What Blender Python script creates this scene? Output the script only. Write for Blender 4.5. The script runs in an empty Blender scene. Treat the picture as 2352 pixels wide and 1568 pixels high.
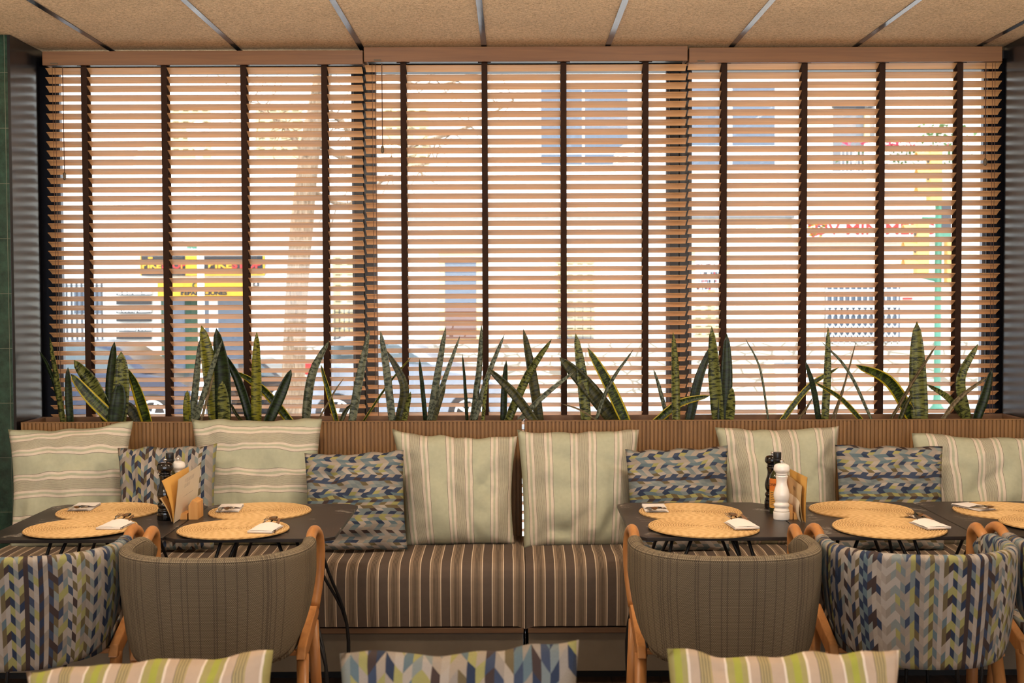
import bpy, math, random
from mathutils import Vector, Matrix, noise as mnoise

# ------------------------------------------------------------------ camera, world, sun, room lights
SC = bpy.context.scene
COL = SC.collection
FPX, CX, CY, EYE = 2850.0, 1176.0, 784.0, 1.56
PITCH, ROLL = math.atan(102 / FPX), math.radians(-0.2)
CAMROT = Matrix.Rotation(math.pi / 2 - PITCH, 3, 'X') @ Matrix.Rotation(ROLL, 3, 'Z')
camd = bpy.data.cameras.new('camera')
cam = bpy.data.objects.new('camera', camd)
COL.objects.link(cam)
cam.location = (0, 0, EYE)
cam.rotation_euler = CAMROT.to_euler()
camd.sensor_width = 36.0
camd.lens = FPX / 2352 * 36.0
camd.clip_start = 0.05
camd.clip_end = 300
camd.dof.use_dof = True
camd.dof.focus_distance = 4.9
camd.dof.aperture_fstop = 5.6
SC.camera = cam
vs = SC.view_settings
vs.view_transform = 'Standard'
vs.look = 'None'
vs.gamma = 1
vs.use_curve_mapping = False
vs.exposure = 0.65
SC.cycles.use_denoising = True
SC.cycles.max_bounces = 10
SC.cycles.transparent_max_bounces = 24
SC.cycles.diffuse_bounces = 5
SC.cycles.sample_clamp_indirect = 8.0

world = bpy.data.worlds.new('sky')
SC.world = world
world.use_nodes = True
wn = world.node_tree
wn.nodes.clear()
wo = wn.nodes.new('ShaderNodeOutputWorld')
wb = wn.nodes.new('ShaderNodeBackground')
wb.inputs[0].default_value = (0.86, 0.92, 1.0, 1)
wb.inputs[1].default_value = 3.5
wn.links.new(wb.outputs[0], wo.inputs[0])

def light(name, kind, loc, energy, color, **kw):
    l = bpy.data.lights.new(name, kind)
    l.energy = energy
    l.color = color
    for k, v in kw.items():
        setattr(l, k, v)
    o = bpy.data.objects.new(name, l)
    o.location = loc
    COL.objects.link(o)
    return o

sun = light('sun', 'SUN', (0, 30, 30), 7.0, (1.0, 0.93, 0.82), angle=math.radians(0.6))
sun.rotation_euler = Vector((0.62, -0.30, -0.80)).to_track_quat('-Z', 'Y').to_euler()
WARM = (1.0, 0.87, 0.71)
for lx in (-2.4, -0.8, 0.8, 2.4):
    light('pendant_light', 'POINT', (lx, 3.7, 2.46), 27, WARM, shadow_soft_size=0.12)
    light('pendant_light', 'POINT', (lx, 0.2, 2.3), 16, WARM, shadow_soft_size=0.12)
dl = light('cool_fill_behind_camera', 'AREA', (0, -2.8, 1.5), 95, (0.80, 0.89, 1.0), shape='RECTANGLE', size=6.0, size_y=2.2)  # added cool fill light for the chair backs; no window stands behind it
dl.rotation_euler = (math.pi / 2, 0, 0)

def P(px, py, Y):
    d = CAMROT @ Vector(((px - CX) / FPX, (CY - py) / FPX, -1))
    return Vector((0, 0, EYE)) + d * (Y / d.y)

def PZ(px, py, z):
    d = CAMROT @ Vector(((px - CX) / FPX, (CY - py) / FPX, -1))
    return Vector((0, 0, EYE)) + d * ((z - EYE) / d.z)

def PP(px, py, o, n):
    d = CAMROT @ Vector(((px - CX) / FPX, (CY - py) / FPX, -1))
    c = Vector((0, 0, EYE))
    return c + d * ((o - c).dot(n) / d.dot(n))

def X(px, Y, py=700):
    return P(px, py, Y).x

def Z(py, Y, px=1176):
    return P(px, py, Y).z

# ------------------------------------------------------------------ material helpers
def lin(c):
    f = lambda v: v / 12.92 if v <= 0.04045 else ((v + 0.055) / 1.055) ** 2.4
    return tuple(f(x / 255) for x in c) + (1,)

class NT:
    def __init__(s, name):
        s.m = bpy.data.materials.new(name)
        s.m.use_nodes = True
        s.t = s.m.node_tree
        s.b = s.t.nodes['Principled BSDF']
        s.out = s.t.nodes['Material Output']
    def put(s, sock, v):
        if isinstance(v, bpy.types.NodeSocket):
            s.t.links.new(v, sock)
        elif v is not None:
            sock.default_value = v
    def node(s, kind, **props):
        n = s.t.nodes.new('ShaderNode' + kind)
        for k, v in props.items():
            setattr(n, k, v)
        return n
    def math(s, op, a, b=0.0, c=None):
        n = s.node('Math', operation=op)
        s.put(n.inputs[0], a)
        s.put(n.inputs[1], b)
        if c is not None:
            s.put(n.inputs[2], c)
        return n.outputs[0]
    def uv(s):
        n = s.node('UVMap')
        sp = s.node('SeparateXYZ')
        s.t.links.new(n.outputs[0], sp.inputs[0])
        return n.outputs[0], sp.outputs[0], sp.outputs[1]
    def obj(s):
        n = s.node('TexCoord')
        sp = s.node('SeparateXYZ')
        s.t.links.new(n.outputs['Object'], sp.inputs[0])
        return n.outputs['Object'], sp.outputs[0], sp.outputs[1], sp.outputs[2]
    def vec(s, x=0.0, y=0.0, z=0.0):
        n = s.node('CombineXYZ')
        for i, v in enumerate((x, y, z)):
            s.put(n.inputs[i], v)
        return n.outputs[0]
    def mapping(s, v, scale=(1, 1, 1), rot=(0, 0, 0)):
        n = s.node('Mapping')
        s.put(n.inputs[0], v)
        n.inputs['Scale'].default_value = scale
        n.inputs['Rotation'].default_value = rot
        return n.outputs[0]
    def noise(s, v, scale, detail=2, rough=0.5, dist=0.0):
        n = s.node('TexNoise')
        s.put(n.inputs['Vector'], v)
        n.inputs['Scale'].default_value = scale
        n.inputs['Detail'].default_value = detail
        n.inputs['Roughness'].default_value = rough
        n.inputs['Distortion'].default_value = dist
        return n.outputs[0]
    def white(s, v):
        n = s.node('TexWhiteNoise', noise_dimensions='3D')
        s.put(n.inputs[0], v)
        return n.outputs[0]
    def ramp(s, f, stops, const=False):
        n = s.node('ValToRGB')
        r = n.color_ramp
        r.interpolation = 'CONSTANT' if const else 'LINEAR'
        while len(r.elements) > 1:
            r.elements.remove(r.elements[-1])
        r.elements[0].position = stops[0][0]
        r.elements[0].color = stops[0][1]
        for p, c in stops[1:]:
            r.elements.new(p).color = c
        s.put(n.inputs[0], f)
        return n.outputs[0]
    def mix(s, f, a, b, mode='MIX'):
        n = s.node('Mix', data_type='RGBA', blend_type=mode)
        s.put(n.inputs[0], f)
        s.put(n.inputs[6], a)
        s.put(n.inputs[7], b)
        return n.outputs[2]
    def bump(s, h, strength=0.3, dist=0.002):
        n = s.node('Bump')
        n.inputs['Strength'].default_value = strength
        n.inputs['Distance'].default_value = dist
        s.put(n.inputs['Height'], h)
        s.t.links.new(n.outputs[0], s.b.inputs['Normal'])
    def fin(s, col=None, rough=0.5, metal=0.0, spec=0.5):
        s.put(s.b.inputs['Base Color'], col)
        s.put(s.b.inputs['Roughness'], rough)
        s.put(s.b.inputs['Metallic'], metal)
        s.put(s.b.inputs['Specular IOR Level'], spec)
        return s.m
    def translucent(s, col, f):
        tr = s.node('BsdfTranslucent')
        s.put(tr.inputs[0], col)
        mx = s.node('MixShader')
        mx.inputs[0].default_value = f
        s.t.links.new(s.b.outputs[0], mx.inputs[1])
        s.t.links.new(tr.outputs[0], mx.inputs[2])
        s.t.links.new(mx.outputs[0], s.out.inputs[0])

def plain(name, rgb, rough=0.5, metal=0.0, spec=0.5, var=0.06):
    n = NT(name)
    o = n.obj()[0]
    c = lin(rgb)
    v = n.noise(o, 14, 3)
    d = tuple(x * (1 - var) for x in c[:3]) + (1,)
    e = tuple(min(1, x * (1 + var)) for x in c[:3]) + (1,)
    return n.fin(n.ramp(v, [(0.3, d), (0.7, e)]), rough, metal, spec)

def wood(name, a, b, axis='X', rough=0.45, scale=1.0, bump=0.1):
    n = NT(name)
    o = n.obj()[0]
    sc = {'X': (1.2, 30, 30), 'Y': (30, 1.2, 30), 'Z': (30, 30, 1.2)}[axis]
    v = n.noise(n.mapping(o, tuple(x * scale for x in sc)), 1.6, 5, 0.6, 0.6)
    c = n.ramp(v, [(0.3, lin(a)), (0.7, lin(b))])
    n.bump(v, bump, 0.001)
    return n.fin(c, rough)

def chevron(name, w, h, k=0.5, seed=0.0, swap=False, palette=None):
    n = NT(name)
    _, u, v = n.uv()
    if swap:
        u, v = v, u
    a = n.math('DIVIDE', u, w)
    row = n.math('FLOOR', a)
    fr = n.math('FRACT', a)
    t = n.math('ADD', n.math('DIVIDE', v, h), n.math('MULTIPLY', n.math('PINGPONG', a, 2.0), k))
    per = n.math('ADD', 2.0, n.math('MULTIPLY', n.math('GREATER_THAN', n.white(n.vec(row, 7.0, seed)), 0.4), 2.0))
    cell = n.math('FLOORED_MODULO', n.math('FLOOR', t), per)
    wnz = n.white(n.vec(row, cell, seed))
    pal = palette or [(50, 60, 82), (162, 150, 136), (118, 128, 130), (156, 152, 98), (70, 58, 56), (172, 164, 156),
                      (108, 96, 70), (146, 138, 128), (98, 116, 124), (170, 160, 148), (132, 140, 138), (160, 150, 140), (64, 74, 96), (150, 142, 134)]
    col = n.ramp(wnz, [(i / len(pal), lin(c)) for i, c in enumerate(pal)], True)
    threads = n.math('MULTIPLY_ADD', n.math('SINE', n.math('MULTIPLY', t, 42.0)), 0.10, 0.92)
    fine = n.noise(n.vec(n.math('MULTIPLY', u, 1400.0), n.math('MULTIPLY', v, 300.0), 0), 1.0, 1)
    f2 = n.math('MULTIPLY', threads, n.math('MULTIPLY_ADD', fine, 0.5, 0.75))
    col = n.mix(1.0, col, f2, 'MULTIPLY')
    n.bump(fine, 0.35, 0.0008)
    return n.fin(col, 0.9, 0, 0.2)

def stripes(name, period, stops, swap=False, hatch=None, hcol=(70, 68, 60), off=0.0, weave=900.0, wv=0.3):
    n = NT(name)
    _, u, v = n.uv()
    if swap:
        u, v = v, u
    f = n.math('FRACT', n.math('ADD', n.math('DIVIDE', u, period), off))
    col = n.ramp(f, [(p, lin(c)) for p, c in stops], True)
    if hatch:
        for a, b, step, duty in hatch:
            inside = n.math('MULTIPLY', n.math('GREATER_THAN', f, a), n.math('LESS_THAN', f, b))
            ln = n.math('LESS_THAN', n.math('FRACT', n.math('DIVIDE', n.math('SUBTRACT', f, a), step)), duty)
            col = n.mix(n.math('MULTIPLY', n.math('MULTIPLY', inside, ln), 0.75), col, lin(hcol))
    fine = n.noise(n.vec(n.math('MULTIPLY', u, weave), n.math('MULTIPLY', v, weave), 0), 1.0, 2)
    slow = n.noise(n.vec(n.math('MULTIPLY', u, 60.0), n.math('MULTIPLY', v, 60.0), 0), 1.0, 3)
    col = n.mix(1.0, col, n.math('MULTIPLY_ADD', fine, wv * 2, 1 - wv), 'MULTIPLY')
    col = n.mix(1.0, col, n.math('MULTIPLY_ADD', slow, 0.2, 0.9), 'MULTIPLY')
    n.bump(fine, 0.3, 0.0008)
    return n.fin(col, 0.92, 0, 0.15)

# ------------------------------------------------------------------ mesh helpers
class MB:
    def __init__(s):
        s.v, s.f, s.uv = [], [], []
    def add(s, vs_, fs, uvs=None):
        b = len(s.v)
        s.v += [tuple(x) for x in vs_]
        for i, f in enumerate(fs):
            s.f.append([b + k for k in f])
            s.uv.append([uvs[k] for k in f] if uvs else None)
        return s
    def box(s, x0, x1, y0, y1, z0, z1):
        vs_ = [(x, y, z) for x in (x0, x1) for y in (y0, y1) for z in (z0, z1)]
        return s.add(vs_, [(0, 1, 3, 2), (4, 6, 7, 5), (0, 4, 5, 1), (2, 3, 7, 6), (0, 2, 6, 4), (1, 5, 7, 3)])
    def tube(s, pts, rad, n=10, cap=True):
        pts = [Vector(p) for p in pts]
        if not isinstance(rad, (list, tuple)):
            rad = [rad] * len(pts)
        b = len(s.v)
        up = None
        for i, p in enumerate(pts):
            t = (pts[min(i + 1, len(pts) - 1)] - pts[max(i - 1, 0)]).normalized()
            if up is None:
                up = t.orthogonal().normalized()
            up = (up - t * up.dot(t)).normalized()
            w = t.cross(up)
            for k in range(n):
                a = 2 * math.pi * k / n
                s.v.append(tuple(p + (up * math.cos(a) + w * math.sin(a)) * rad[i]))
        for i in range(len(pts) - 1):
            for k in range(n):
                k2 = (k + 1) % n
                s.f.append([b + i * n + k, b + i * n + k2, b + (i + 1) * n + k2, b + (i + 1) * n + k])
                s.uv.append(None)
        if cap:
            s.f.append([b + k for k in range(n)][::-1])
            s.f.append([b + (len(pts) - 1) * n + k for k in range(n)])
            s.uv += [None, None]
        return s
    def lathe(s, prof, n=28, c=(0, 0, 0)):
        b = len(s.v)
        for r, z in prof:
            for k in range(n):
                a = 2 * math.pi * k / n
                s.v.append((c[0] + r * math.cos(a), c[1] + r * math.sin(a), c[2] + z))
        for i in range(len(prof) - 1):
            for k in range(n):
                k2 = (k + 1) % n
                s.f.append([b + i * n + k, b + i * n + k2, b + (i + 1) * n + k2, b + (i + 1) * n + k])
                s.uv.append(None)
        s.f.append([b + k for k in range(n)][::-1])
        s.f.append([b + (len(prof) - 1) * n + k for k in range(n)])
        s.uv += [None, None]
        return s
    def prism(s, poly, axis, a, b):
        # poly: 2D points; axis: extrusion axis
        def mk(p, t):
            return {'X': (t, p[0], p[1]), 'Y': (p[0], t, p[1]), 'Z': (p[0], p[1], t)}[axis]
        n = len(poly)
        vs_ = [mk(p, a) for p in poly] + [mk(p, b) for p in poly]
        fs = [list(range(n))[::-1], list(range(n, 2 * n))] + [[i, (i + 1) % n, n + (i + 1) % n, n + i] for i in range(n)]
        return s.add(vs_, fs)
    def grid(s, fn, nu, nv, flip=False):
        b = len(s.v)
        uvs = []
        for i in range(nu + 1):
            for j in range(nv + 1):
                p, t = fn(i / nu, j / nv)
                s.v.append(tuple(p))
                uvs.append(t)
        for i in range(nu):
            for j in range(nv):
                q = [i * (nv + 1) + j, (i + 1) * (nv + 1) + j, (i + 1) * (nv + 1) + j + 1, i * (nv + 1) + j + 1]
                if flip:
                    q = q[::-1]
                s.f.append([b + k for k in q])
                s.uv.append([uvs[k] for k in q])
        return s
    def mesh(s, name, mat=None, smooth=False):
        me = bpy.data.meshes.new(name)
        me.from_pydata(s.v, [], s.f)
        if any(s.uv):
            l = me.uv_layers.new(name='UVMap')
            i = 0
            for q, f in zip(s.uv, s.f):
                for k in range(len(f)):
                    if q:
                        l.data[i].uv = q[k]
                    i += 1
        if mat:
            me.materials.append(mat)
        if smooth:
            me.polygons.foreach_set('use_smooth', [True] * len(me.polygons))
        me.update()
        return me
    def build(s, name, mat, parent=None, smooth=False, bevel=0, weld=False, sub=0, auto=False):
        o = bpy.data.objects.new(name, s.mesh(name, mat, smooth or auto))
        COL.objects.link(o)
        if parent:
            o.parent = parent
        if weld:
            o.modifiers.new('weld', 'WELD').merge_threshold = 1e-5
        if bevel:
            m = o.modifiers.new('bevel', 'BEVEL')
            m.width = bevel
            m.segments = 2
            m.limit_method = 'ANGLE'
        if sub:
            m = o.modifiers.new('sub', 'SUBSURF')
            m.levels = m.render_levels = sub
        if auto:
            sm = o.data
            ed = o.modifiers.new('es', 'EDGE_SPLIT')
            ed.split_angle = math.radians(40)
        return o

def tag(o, label, cat, group=None, kind=None):
    o['label'] = label
    o['category'] = cat
    if group:
        o['group'] = group
    if kind:
        o['kind'] = kind
    return o

def empty(name, loc=(0, 0, 0), rz=0.0):
    o = bpy.data.objects.new(name, None)
    o.location = loc
    o.rotation_euler = (0, 0, rz)
    o.empty_display_size = 0.1
    COL.objects.link(o)
    return o

def structure(o):
    o['kind'] = 'structure'
    return o

def copy_tree(o, parent=None):
    c = o.copy()
    COL.objects.link(c)
    c.parent = parent
    for ch in [x for x in COL.objects if x.parent == o]:
        copy_tree(ch, c)
    return c

def text(s, size, loc, mat, parent, rot=(math.pi / 2, 0, 0), ext=0.002, align='CENTER', sx=1.0, bold=0.0):
    cu = bpy.data.curves.new('lettering', 'FONT')
    cu.body = s
    cu.size = size
    cu.extrude = ext
    cu.offset = bold
    cu.align_x = align
    cu.align_y = 'CENTER'
    cu.materials.append(mat)
    tmp = bpy.data.objects.new('lettering_curve', cu)
    me = bpy.data.meshes.new_from_object(tmp)
    me.materials.clear()
    me.materials.append(mat)
    bpy.data.objects.remove(tmp)
    o = bpy.data.objects.new('lettering', me)
    COL.objects.link(o)
    o.parent = parent
    o.location = loc
    o.rotation_euler = rot
    o.scale = (sx, 1, 1)
    return o

def catmull(pts, n):
    pts = [Vector(p) for p in pts]
    if len(pts) == 2:
        return [pts[0].lerp(pts[1], i / n) for i in range(n + 1)]
    q = [pts[0] * 2 - pts[1]] + pts + [pts[-1] * 2 - pts[-2]]
    out = []
    m = len(pts) - 1
    for i in range(n + 1):
        t = i / n * m
        k = min(int(t), m - 1)
        f = t - k
        a, b, c, d = q[k:k + 4]
        out.append(0.5 * ((2 * b) + (c - a) * f + (2 * a - 5 * b + 4 * c - d) * f * f + (3 * b - a - 3 * c + d) * f ** 3))
    return out

# ------------------------------------------------------------------ materials
M = {}
M['slat'] = wood('blind_wood', (178, 128, 78), (202, 152, 100), 'X', 0.5, 1, 0.15)
M['valance'] = wood('valance_wood', (104, 66, 34), (126, 84, 46), 'X', 0.45, 1, 0.1)
M['tape'] = plain('tape_brown', (52, 36, 28), 0.9, 0, 0.1)
M['cord'] = plain('cord_brown', (88, 58, 40), 0.8)
M['black'] = plain('black_metal', (22, 22, 24), 0.4, 0.0, 0.5)
M['frame'] = plain('window_frame_grey', (26, 27, 31), 0.4, 0.2)
M['planterwood'] = wood('planter_board', (108, 78, 54), (130, 96, 68), 'X', 0.5)
M['flute'] = wood('fluted_wood', (118, 84, 48), (148, 110, 68), 'Z', 0.55, 1, 0.2)
M['chairwood'] = wood('chair_beech', (162, 108, 60), (190, 134, 80), 'Z', 0.38, 0.7, 0.05)
M['blockwood'] = wood('pine_block', (196, 140, 76), (220, 168, 100), 'Z', 0.5, 1, 0.05)
M['plinth'] = plain('plinth_taupe', (112, 102, 88), 0.6)
M['trimwood'] = wood('trim_wood', (92, 68, 48), (110, 82, 58), 'X', 0.5)
M['matte'] = plain('matte_black_jamb', (14, 14, 17), 1.0, 0.0, 0.0)
M['chrome'] = plain('chrome', (210, 210, 212), 0.12, 1.0, var=0.02)
M['steel'] = plain('cutlery_steel', (200, 190, 180), 0.16, 1.0, var=0.02)
M['paper'] = plain('napkin_paper', (235, 230, 226), 0.85, 0, 0.2, 0.02)
M['soil'] = plain('soil', (48, 36, 28), 0.95)
M['whiteceramic'] = plain('white_lacquer', (238, 234, 228), 0.15, 0, 0.6, 0.02)
M['blacklacquer'] = plain('black_lacquer', (16, 12, 12), 0.1, 0, 0.7, 0.02)
M['oilglass'] = plain('dark_oil_glass', (38, 42, 16), 0.08, 0, 0.7, 0.05)
M['cap'] = plain('black_cap', (14, 14, 18), 0.35)
M['label'] = plain('orange_label', (214, 120, 44), 0.6)
M['label2'] = plain('yellow_label', (216, 160, 70), 0.6)
M['ink'] = plain('ink_dark', (60, 46, 40), 0.8)
M['greyink'] = plain('ink_grey', (168, 160, 152), 0.8)
M['menuwhite'] = plain('menu_cream', (226, 214, 192), 0.35, 0, 0.5, 0.02)
M['menuyellow'] = plain('menu_yellow', (226, 178, 96), 0.6, 0, 0.3, 0.03)
M['menukraft'] = plain('menu_kraft', (200, 172, 128), 0.6, 0, 0.3, 0.03)
M['wallpaint'] = plain('wall_paint', (214, 200, 180), 0.8)
M['tagbrown'] = plain('tag_brown', (84, 66, 40), 0.5)

def m_ceiling():
    n = NT('wood_wool')
    o = n.obj()[0]
    f = None
    for sc, rz, ds in (((14, 40, 40), 0.35, 2.2), ((40, 15, 40), 0.9, 2.2), ((20, 34, 40), 2.2, 2.6), ((34, 18, 40), 1.5, 2.4)):
        a = n.noise(n.mapping(o, sc, (0, 0, rz)), 2.2, 1, 0.5, ds)
        r_ = n.math('SUBTRACT', 1.0, n.math('MULTIPLY', n.math('ABSOLUTE', n.math('SUBTRACT', a, 0.5)), 26.0))
        f = r_ if f is None else n.math('MAXIMUM', f, r_)
    f = n.math('MAXIMUM', f, 0.0)
    big = n.noise(o, 3.0, 3)
    base = n.ramp(n.noise(o, 90, 3, 0.7), [(0.36, lin((160, 124, 88))), (0.62, lin((224, 190, 148)))])
    c = n.mix(n.math('MULTIPLY', f, 0.75), base, lin((250, 226, 190)))
    c = n.mix(1.0, c, n.math('MULTIPLY_ADD', big, 0.3, 0.85), 'MULTIPLY')
    n.bump(n.math('ADD', f, a), 0.6, 0.003)
    return n.fin(c, 0.9, 0, 0.2)
M['ceiling'] = m_ceiling()

def m_strip():
    n = NT('ceiling_joint_metal')
    return n.fin(lin((96, 98, 104)), 0.16, 0.85)
M['strip'] = m_strip()

def m_tile():
    n = NT('green_glazed_tile')
    o, x, y, z = n.obj()
    fx = n.math('FRACT', n.math('DIVIDE', n.math('ADD', n.math('ADD', x, y), 10.066), 0.062))
    fz = n.math('FRACT', n.math('DIVIDE', n.math('ADD', z, 0.116), 0.2425))
    g = n.math('MAXIMUM', n.math('LESS_THAN', fx, 0.035), n.math('LESS_THAN', fz, 0.009))
    v = n.noise(o, 20, 5, 0.7)
    c = n.ramp(v, [(0.35, lin((22, 44, 36))), (0.7, lin((44, 74, 60)))])
    c = n.mix(g, c, lin((96, 100, 84)))
    n.bump(n.math('SUBTRACT', v, n.math('MULTIPLY', g, 1.5)), 0.35, 0.004)
    return n.fin(c, n.math('MULTIPLY_ADD', g, 0.6, 0.14), 0, 0.5)
M['tile'] = m_tile()

def m_panel():
    n = NT('dark_satin_panel')
    return n.fin(lin((24, 23, 25)), 0.24, 0.0, 0.42)
M['panel'] = m_panel()

def m_floor():
    n = NT('brown_floor_tile')
    o, x, y, z = n.obj()
    g = n.math('MAXIMUM', n.math('LESS_THAN', n.math('FRACT', n.math('DIVIDE', x, 0.2)), 0.02),
               n.math('LESS_THAN', n.math('FRACT', n.math('DIVIDE', y, 1.2)), 0.004))
    v = n.noise(n.mapping(o, (20, 2, 1)), 1.5, 5)
    c = n.ramp(v, [(0.3, lin((70, 52, 40))), (0.7, lin((104, 80, 62)))])
    return n.fin(n.mix(g, c, lin((40, 32, 26))), 0.4)
M['floor'] = m_floor()

def m_table():
    n = NT('dark_marble_laminate')
    o = n.obj()[0]
    q = n.mapping(o, (2.2, 7, 2), (0, 0, 0.5))
    a = n.noise(q, 1.8, 6, 0.62, 0.7)
    r = n.math('SUBTRACT', 1.0, n.math('MULTIPLY', n.math('ABSOLUTE', n.math('SUBTRACT', a, 0.5)), 75.0))
    r = n.math('MAXIMUM', r, 0.0)
    gate = n.math('MULTIPLY', n.math('GREATER_THAN', n.noise(n.mapping(o, (5, 3, 3)), 1.6, 3), 0.56), 0.7)
    sp = n.math('MULTIPLY', n.math('GREATER_THAN', n.noise(o, 140, 1), 0.80), 0.5)
    base = n.ramp(n.noise(o, 6, 4), [(0.3, lin((38, 34, 33))), (0.7, lin((54, 48, 46)))])
    c = n.mix(n.math('MAXIMUM', n.math('MULTIPLY', r, gate), sp), base, lin((206, 198, 186)))
    return n.fin(c, 0.38, 0, 0.45)
M['table'] = m_table()

def m_mat():
    n = NT('jute_braid')
    o, x, y, z = n.obj()
    r = n.math('SQRT', n.math('ADD', n.math('MULTIPLY', x, x), n.math('MULTIPLY', y, y)))
    ang = n.math('ARCTAN2', y, x)
    ring = n.math('DIVIDE', r, 0.0086)
    k = n.math('FLOOR', ring)
    fr = n.math('FRACT', ring)
    t = n.math('ADD', n.math('MULTIPLY', n.math('MULTIPLY', ang, n.math('ADD', k, 0.5)), 1.15), n.math('MULTIPLY', fr, 2.2))
    t = n.math('ADD', t, n.math('MULTIPLY', n.white(n.vec(k, 1.0, 2.0)), 40.0))
    braid = n.math('MULTIPLY_ADD', n.math('SINE', n.math('MULTIPLY', t, 1.6)), 0.5, 0.5)
    h = n.math('ADD', n.math('MULTIPLY', n.math('SINE', n.math('MULTIPLY', fr, math.pi)), 1.0), n.math('MULTIPLY', braid, 0.6))
    nz = n.noise(o, 220, 3, 0.7)
    f = n.math('ADD', n.math('MULTIPLY', h, 0.42), n.math('MULTIPLY', nz, 0.42))
    c = n.ramp(f, [(0.2, lin((150, 112, 66))), (0.48, lin((196, 158, 104))), (0.8, lin((222, 188, 136)))])
    n.bump(n.math('ADD', h, nz), 0.5, 0.002)
    return n.fin(c, 0.85, 0, 0.2)
M['jute'] = m_mat()

def m_tweed():
    n = NT('olive_grey_tweed')
    _, u, v = n.uv()
    a = n.math('SINE', n.math('MULTIPLY', u, 1500.0))
    row = n.math('FLOOR', n.math('DIVIDE', v, 0.0036))
    b = n.math('SINE', n.math('ADD', n.math('MULTIPLY', u, 1150.0), n.math('MULTIPLY', row, math.pi)))
    c2 = n.math('SINE', n.math('MULTIPLY', v, 1745.0))
    w = n.math('ADD', n.math('MULTIPLY', b, 0.3), n.math('MULTIPLY', c2, 0.3))
    col = n.ramp(n.math('ADD', w, 0.5), [(0.15, lin((66, 58, 46))), (0.5, lin((112, 101, 84))), (0.9, lin((160, 146, 122)))])
    ln = n.white(n.vec(n.math('FLOOR', n.math('DIVIDE', u, 0.0042)), 0.0, 3.0))
    ln = n.math('GREATER_THAN', ln, 0.8)
    col = n.mix(n.math('MULTIPLY', ln, 0.38), col, lin((56, 50, 52)))
    blot = n.noise(n.vec(n.math('MULTIPLY', u, 9.0), n.math('MULTIPLY', v, 5.0), 0), 1.0, 3)
    col = n.mix(1.0, col, n.math('MULTIPLY_ADD', blot, 0.3, 0.85), 'MULTIPLY')
    n.bump(w, 0.5, 0.0015)
    return n.fin(col, 0.95, 0, 0.1)
M['tweed'] = m_tweed()
M['chev_v'] = chevron('chevron_columns', 0.0135, 0.026, 0.55, 1.0)
M['chev_h'] = chevron('chevron_rows', 0.0125, 0.025, 0.5, 4.0, True)
M['chev_v2'] = chevron('chevron_columns_small', 0.0135, 0.025, 0.55, 7.0)
M['chev_f'] = chevron('chevron_columns_large', 0.0165, 0.034, 0.6, 9.0)

SAGE, WHT, LNE, HT = (178, 180, 156), (212, 200, 184), (96, 90, 80), (192, 186, 164)
SS = [(0, HT), (0.21, LNE), (0.217, WHT), (0.275, SAGE), (0.325, WHT), (0.385, LNE), (0.392, SAGE),
      (0.80, LNE), (0.807, WHT), (0.865, SAGE), (0.915, WHT), (0.975, LNE), (0.982, HT)]
M['sage_v'] = stripes('sage_stripe_vertical', 0.182, SS, False, [(0.0, 0.21, 0.019, 0.36)], wv=0.12)
M['sage_h'] = stripes('sage_stripe_horizontal', 0.182, SS, True, [(0.0, 0.21, 0.019, 0.36)], off=0.1, wv=0.12)
OL, LM, PK = (166, 158, 104), (164, 168, 78), (192, 172, 152)
M['lime'] = stripes('lime_stripe', 0.105, [(0, OL), (0.10, LM), (0.22, OL), (0.32, (226, 214, 200)), (0.36, PK), (0.52, (176, 160, 116)),
                    (0.72, PK), (0.94, (226, 214, 200)), (0.98, OL)], False, [(0.52, 0.72, 0.05, 0.3)], (96, 90, 84), wv=0.15)
M['seat'] = stripes('seat_stripe', 0.083, [(0, (210, 192, 168)), (0.04, (140, 122, 104)), (0.18, (128, 112, 96)), (0.44, (140, 122, 104)),
                    (0.52, (210, 192, 168)), (0.565, (94, 82, 74))], False, [(0.18, 0.44, 0.065, 0.35)], (40, 34, 34), wv=0.22)

def m_leaf(name, dark, light, edge=None, scale=1.0, thr=0.5, tr=0.3):
    n = NT(name)
    _, u, v = n.uv()
    w = n.noise(n.vec(n.math('MULTIPLY', u, 1.3), n.math('MULTIPLY', v, 105.0 * scale), n.obj()[1]), 1.0, 3, 0.55, 0.6)
    fine = n.noise(n.vec(n.math('MULTIPLY', u, 30.0), n.math('MULTIPLY', v, 160.0), 0), 1.0, 2)
    f = n.math('ADD', n.math('MULTIPLY', w, 0.8), n.math('MULTIPLY', fine, 0.2))
    c = n.ramp(f, [(thr - 0.05, lin(dark)), (thr + 0.04, lin(light))])
    base = n.math('MAXIMUM', n.math('SUBTRACT', 1.0, n.math('DIVIDE', v, 0.07)), 0.0)
    c = n.mix(n.math('MULTIPLY', base, 0.5), c, lin((188, 180, 96)))
    if edge:
        e = n.math('GREATER_THAN', n.math('ABSOLUTE', n.math('SUBTRACT', u, 0.5)), 0.37)
        c = n.mix(e, c, lin(edge))
    n.translucent(c, tr)
    return n.fin(c, 0.38, 0, 0.5)
M['leaf_banded'] = m_leaf('leaf_banded', (34, 42, 18), (128, 132, 66), None, 1.0, 0.49)
M['leaf_dark'] = m_leaf('leaf_dark', (20, 30, 14), (46, 62, 28), None, 1.2, 0.5)
M['leaf_grey'] = m_leaf('leaf_grey', (56, 64, 48), (122, 128, 104), None, 0.7, 0.5)
M['leaf_edge'] = m_leaf('leaf_yellow_edged', (26, 40, 14), (88, 104, 32), (206, 186, 44), 1.1, 0.53)
M['leaf_yellow'] = m_leaf('leaf_yellow_spotted', (34, 42, 14), (140, 138, 40), None, 1.6, 0.47)
M['leaf_olive'] = m_leaf('leaf_olive', (40, 44, 20), (82, 80, 38), None, 0.9, 0.5)
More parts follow.
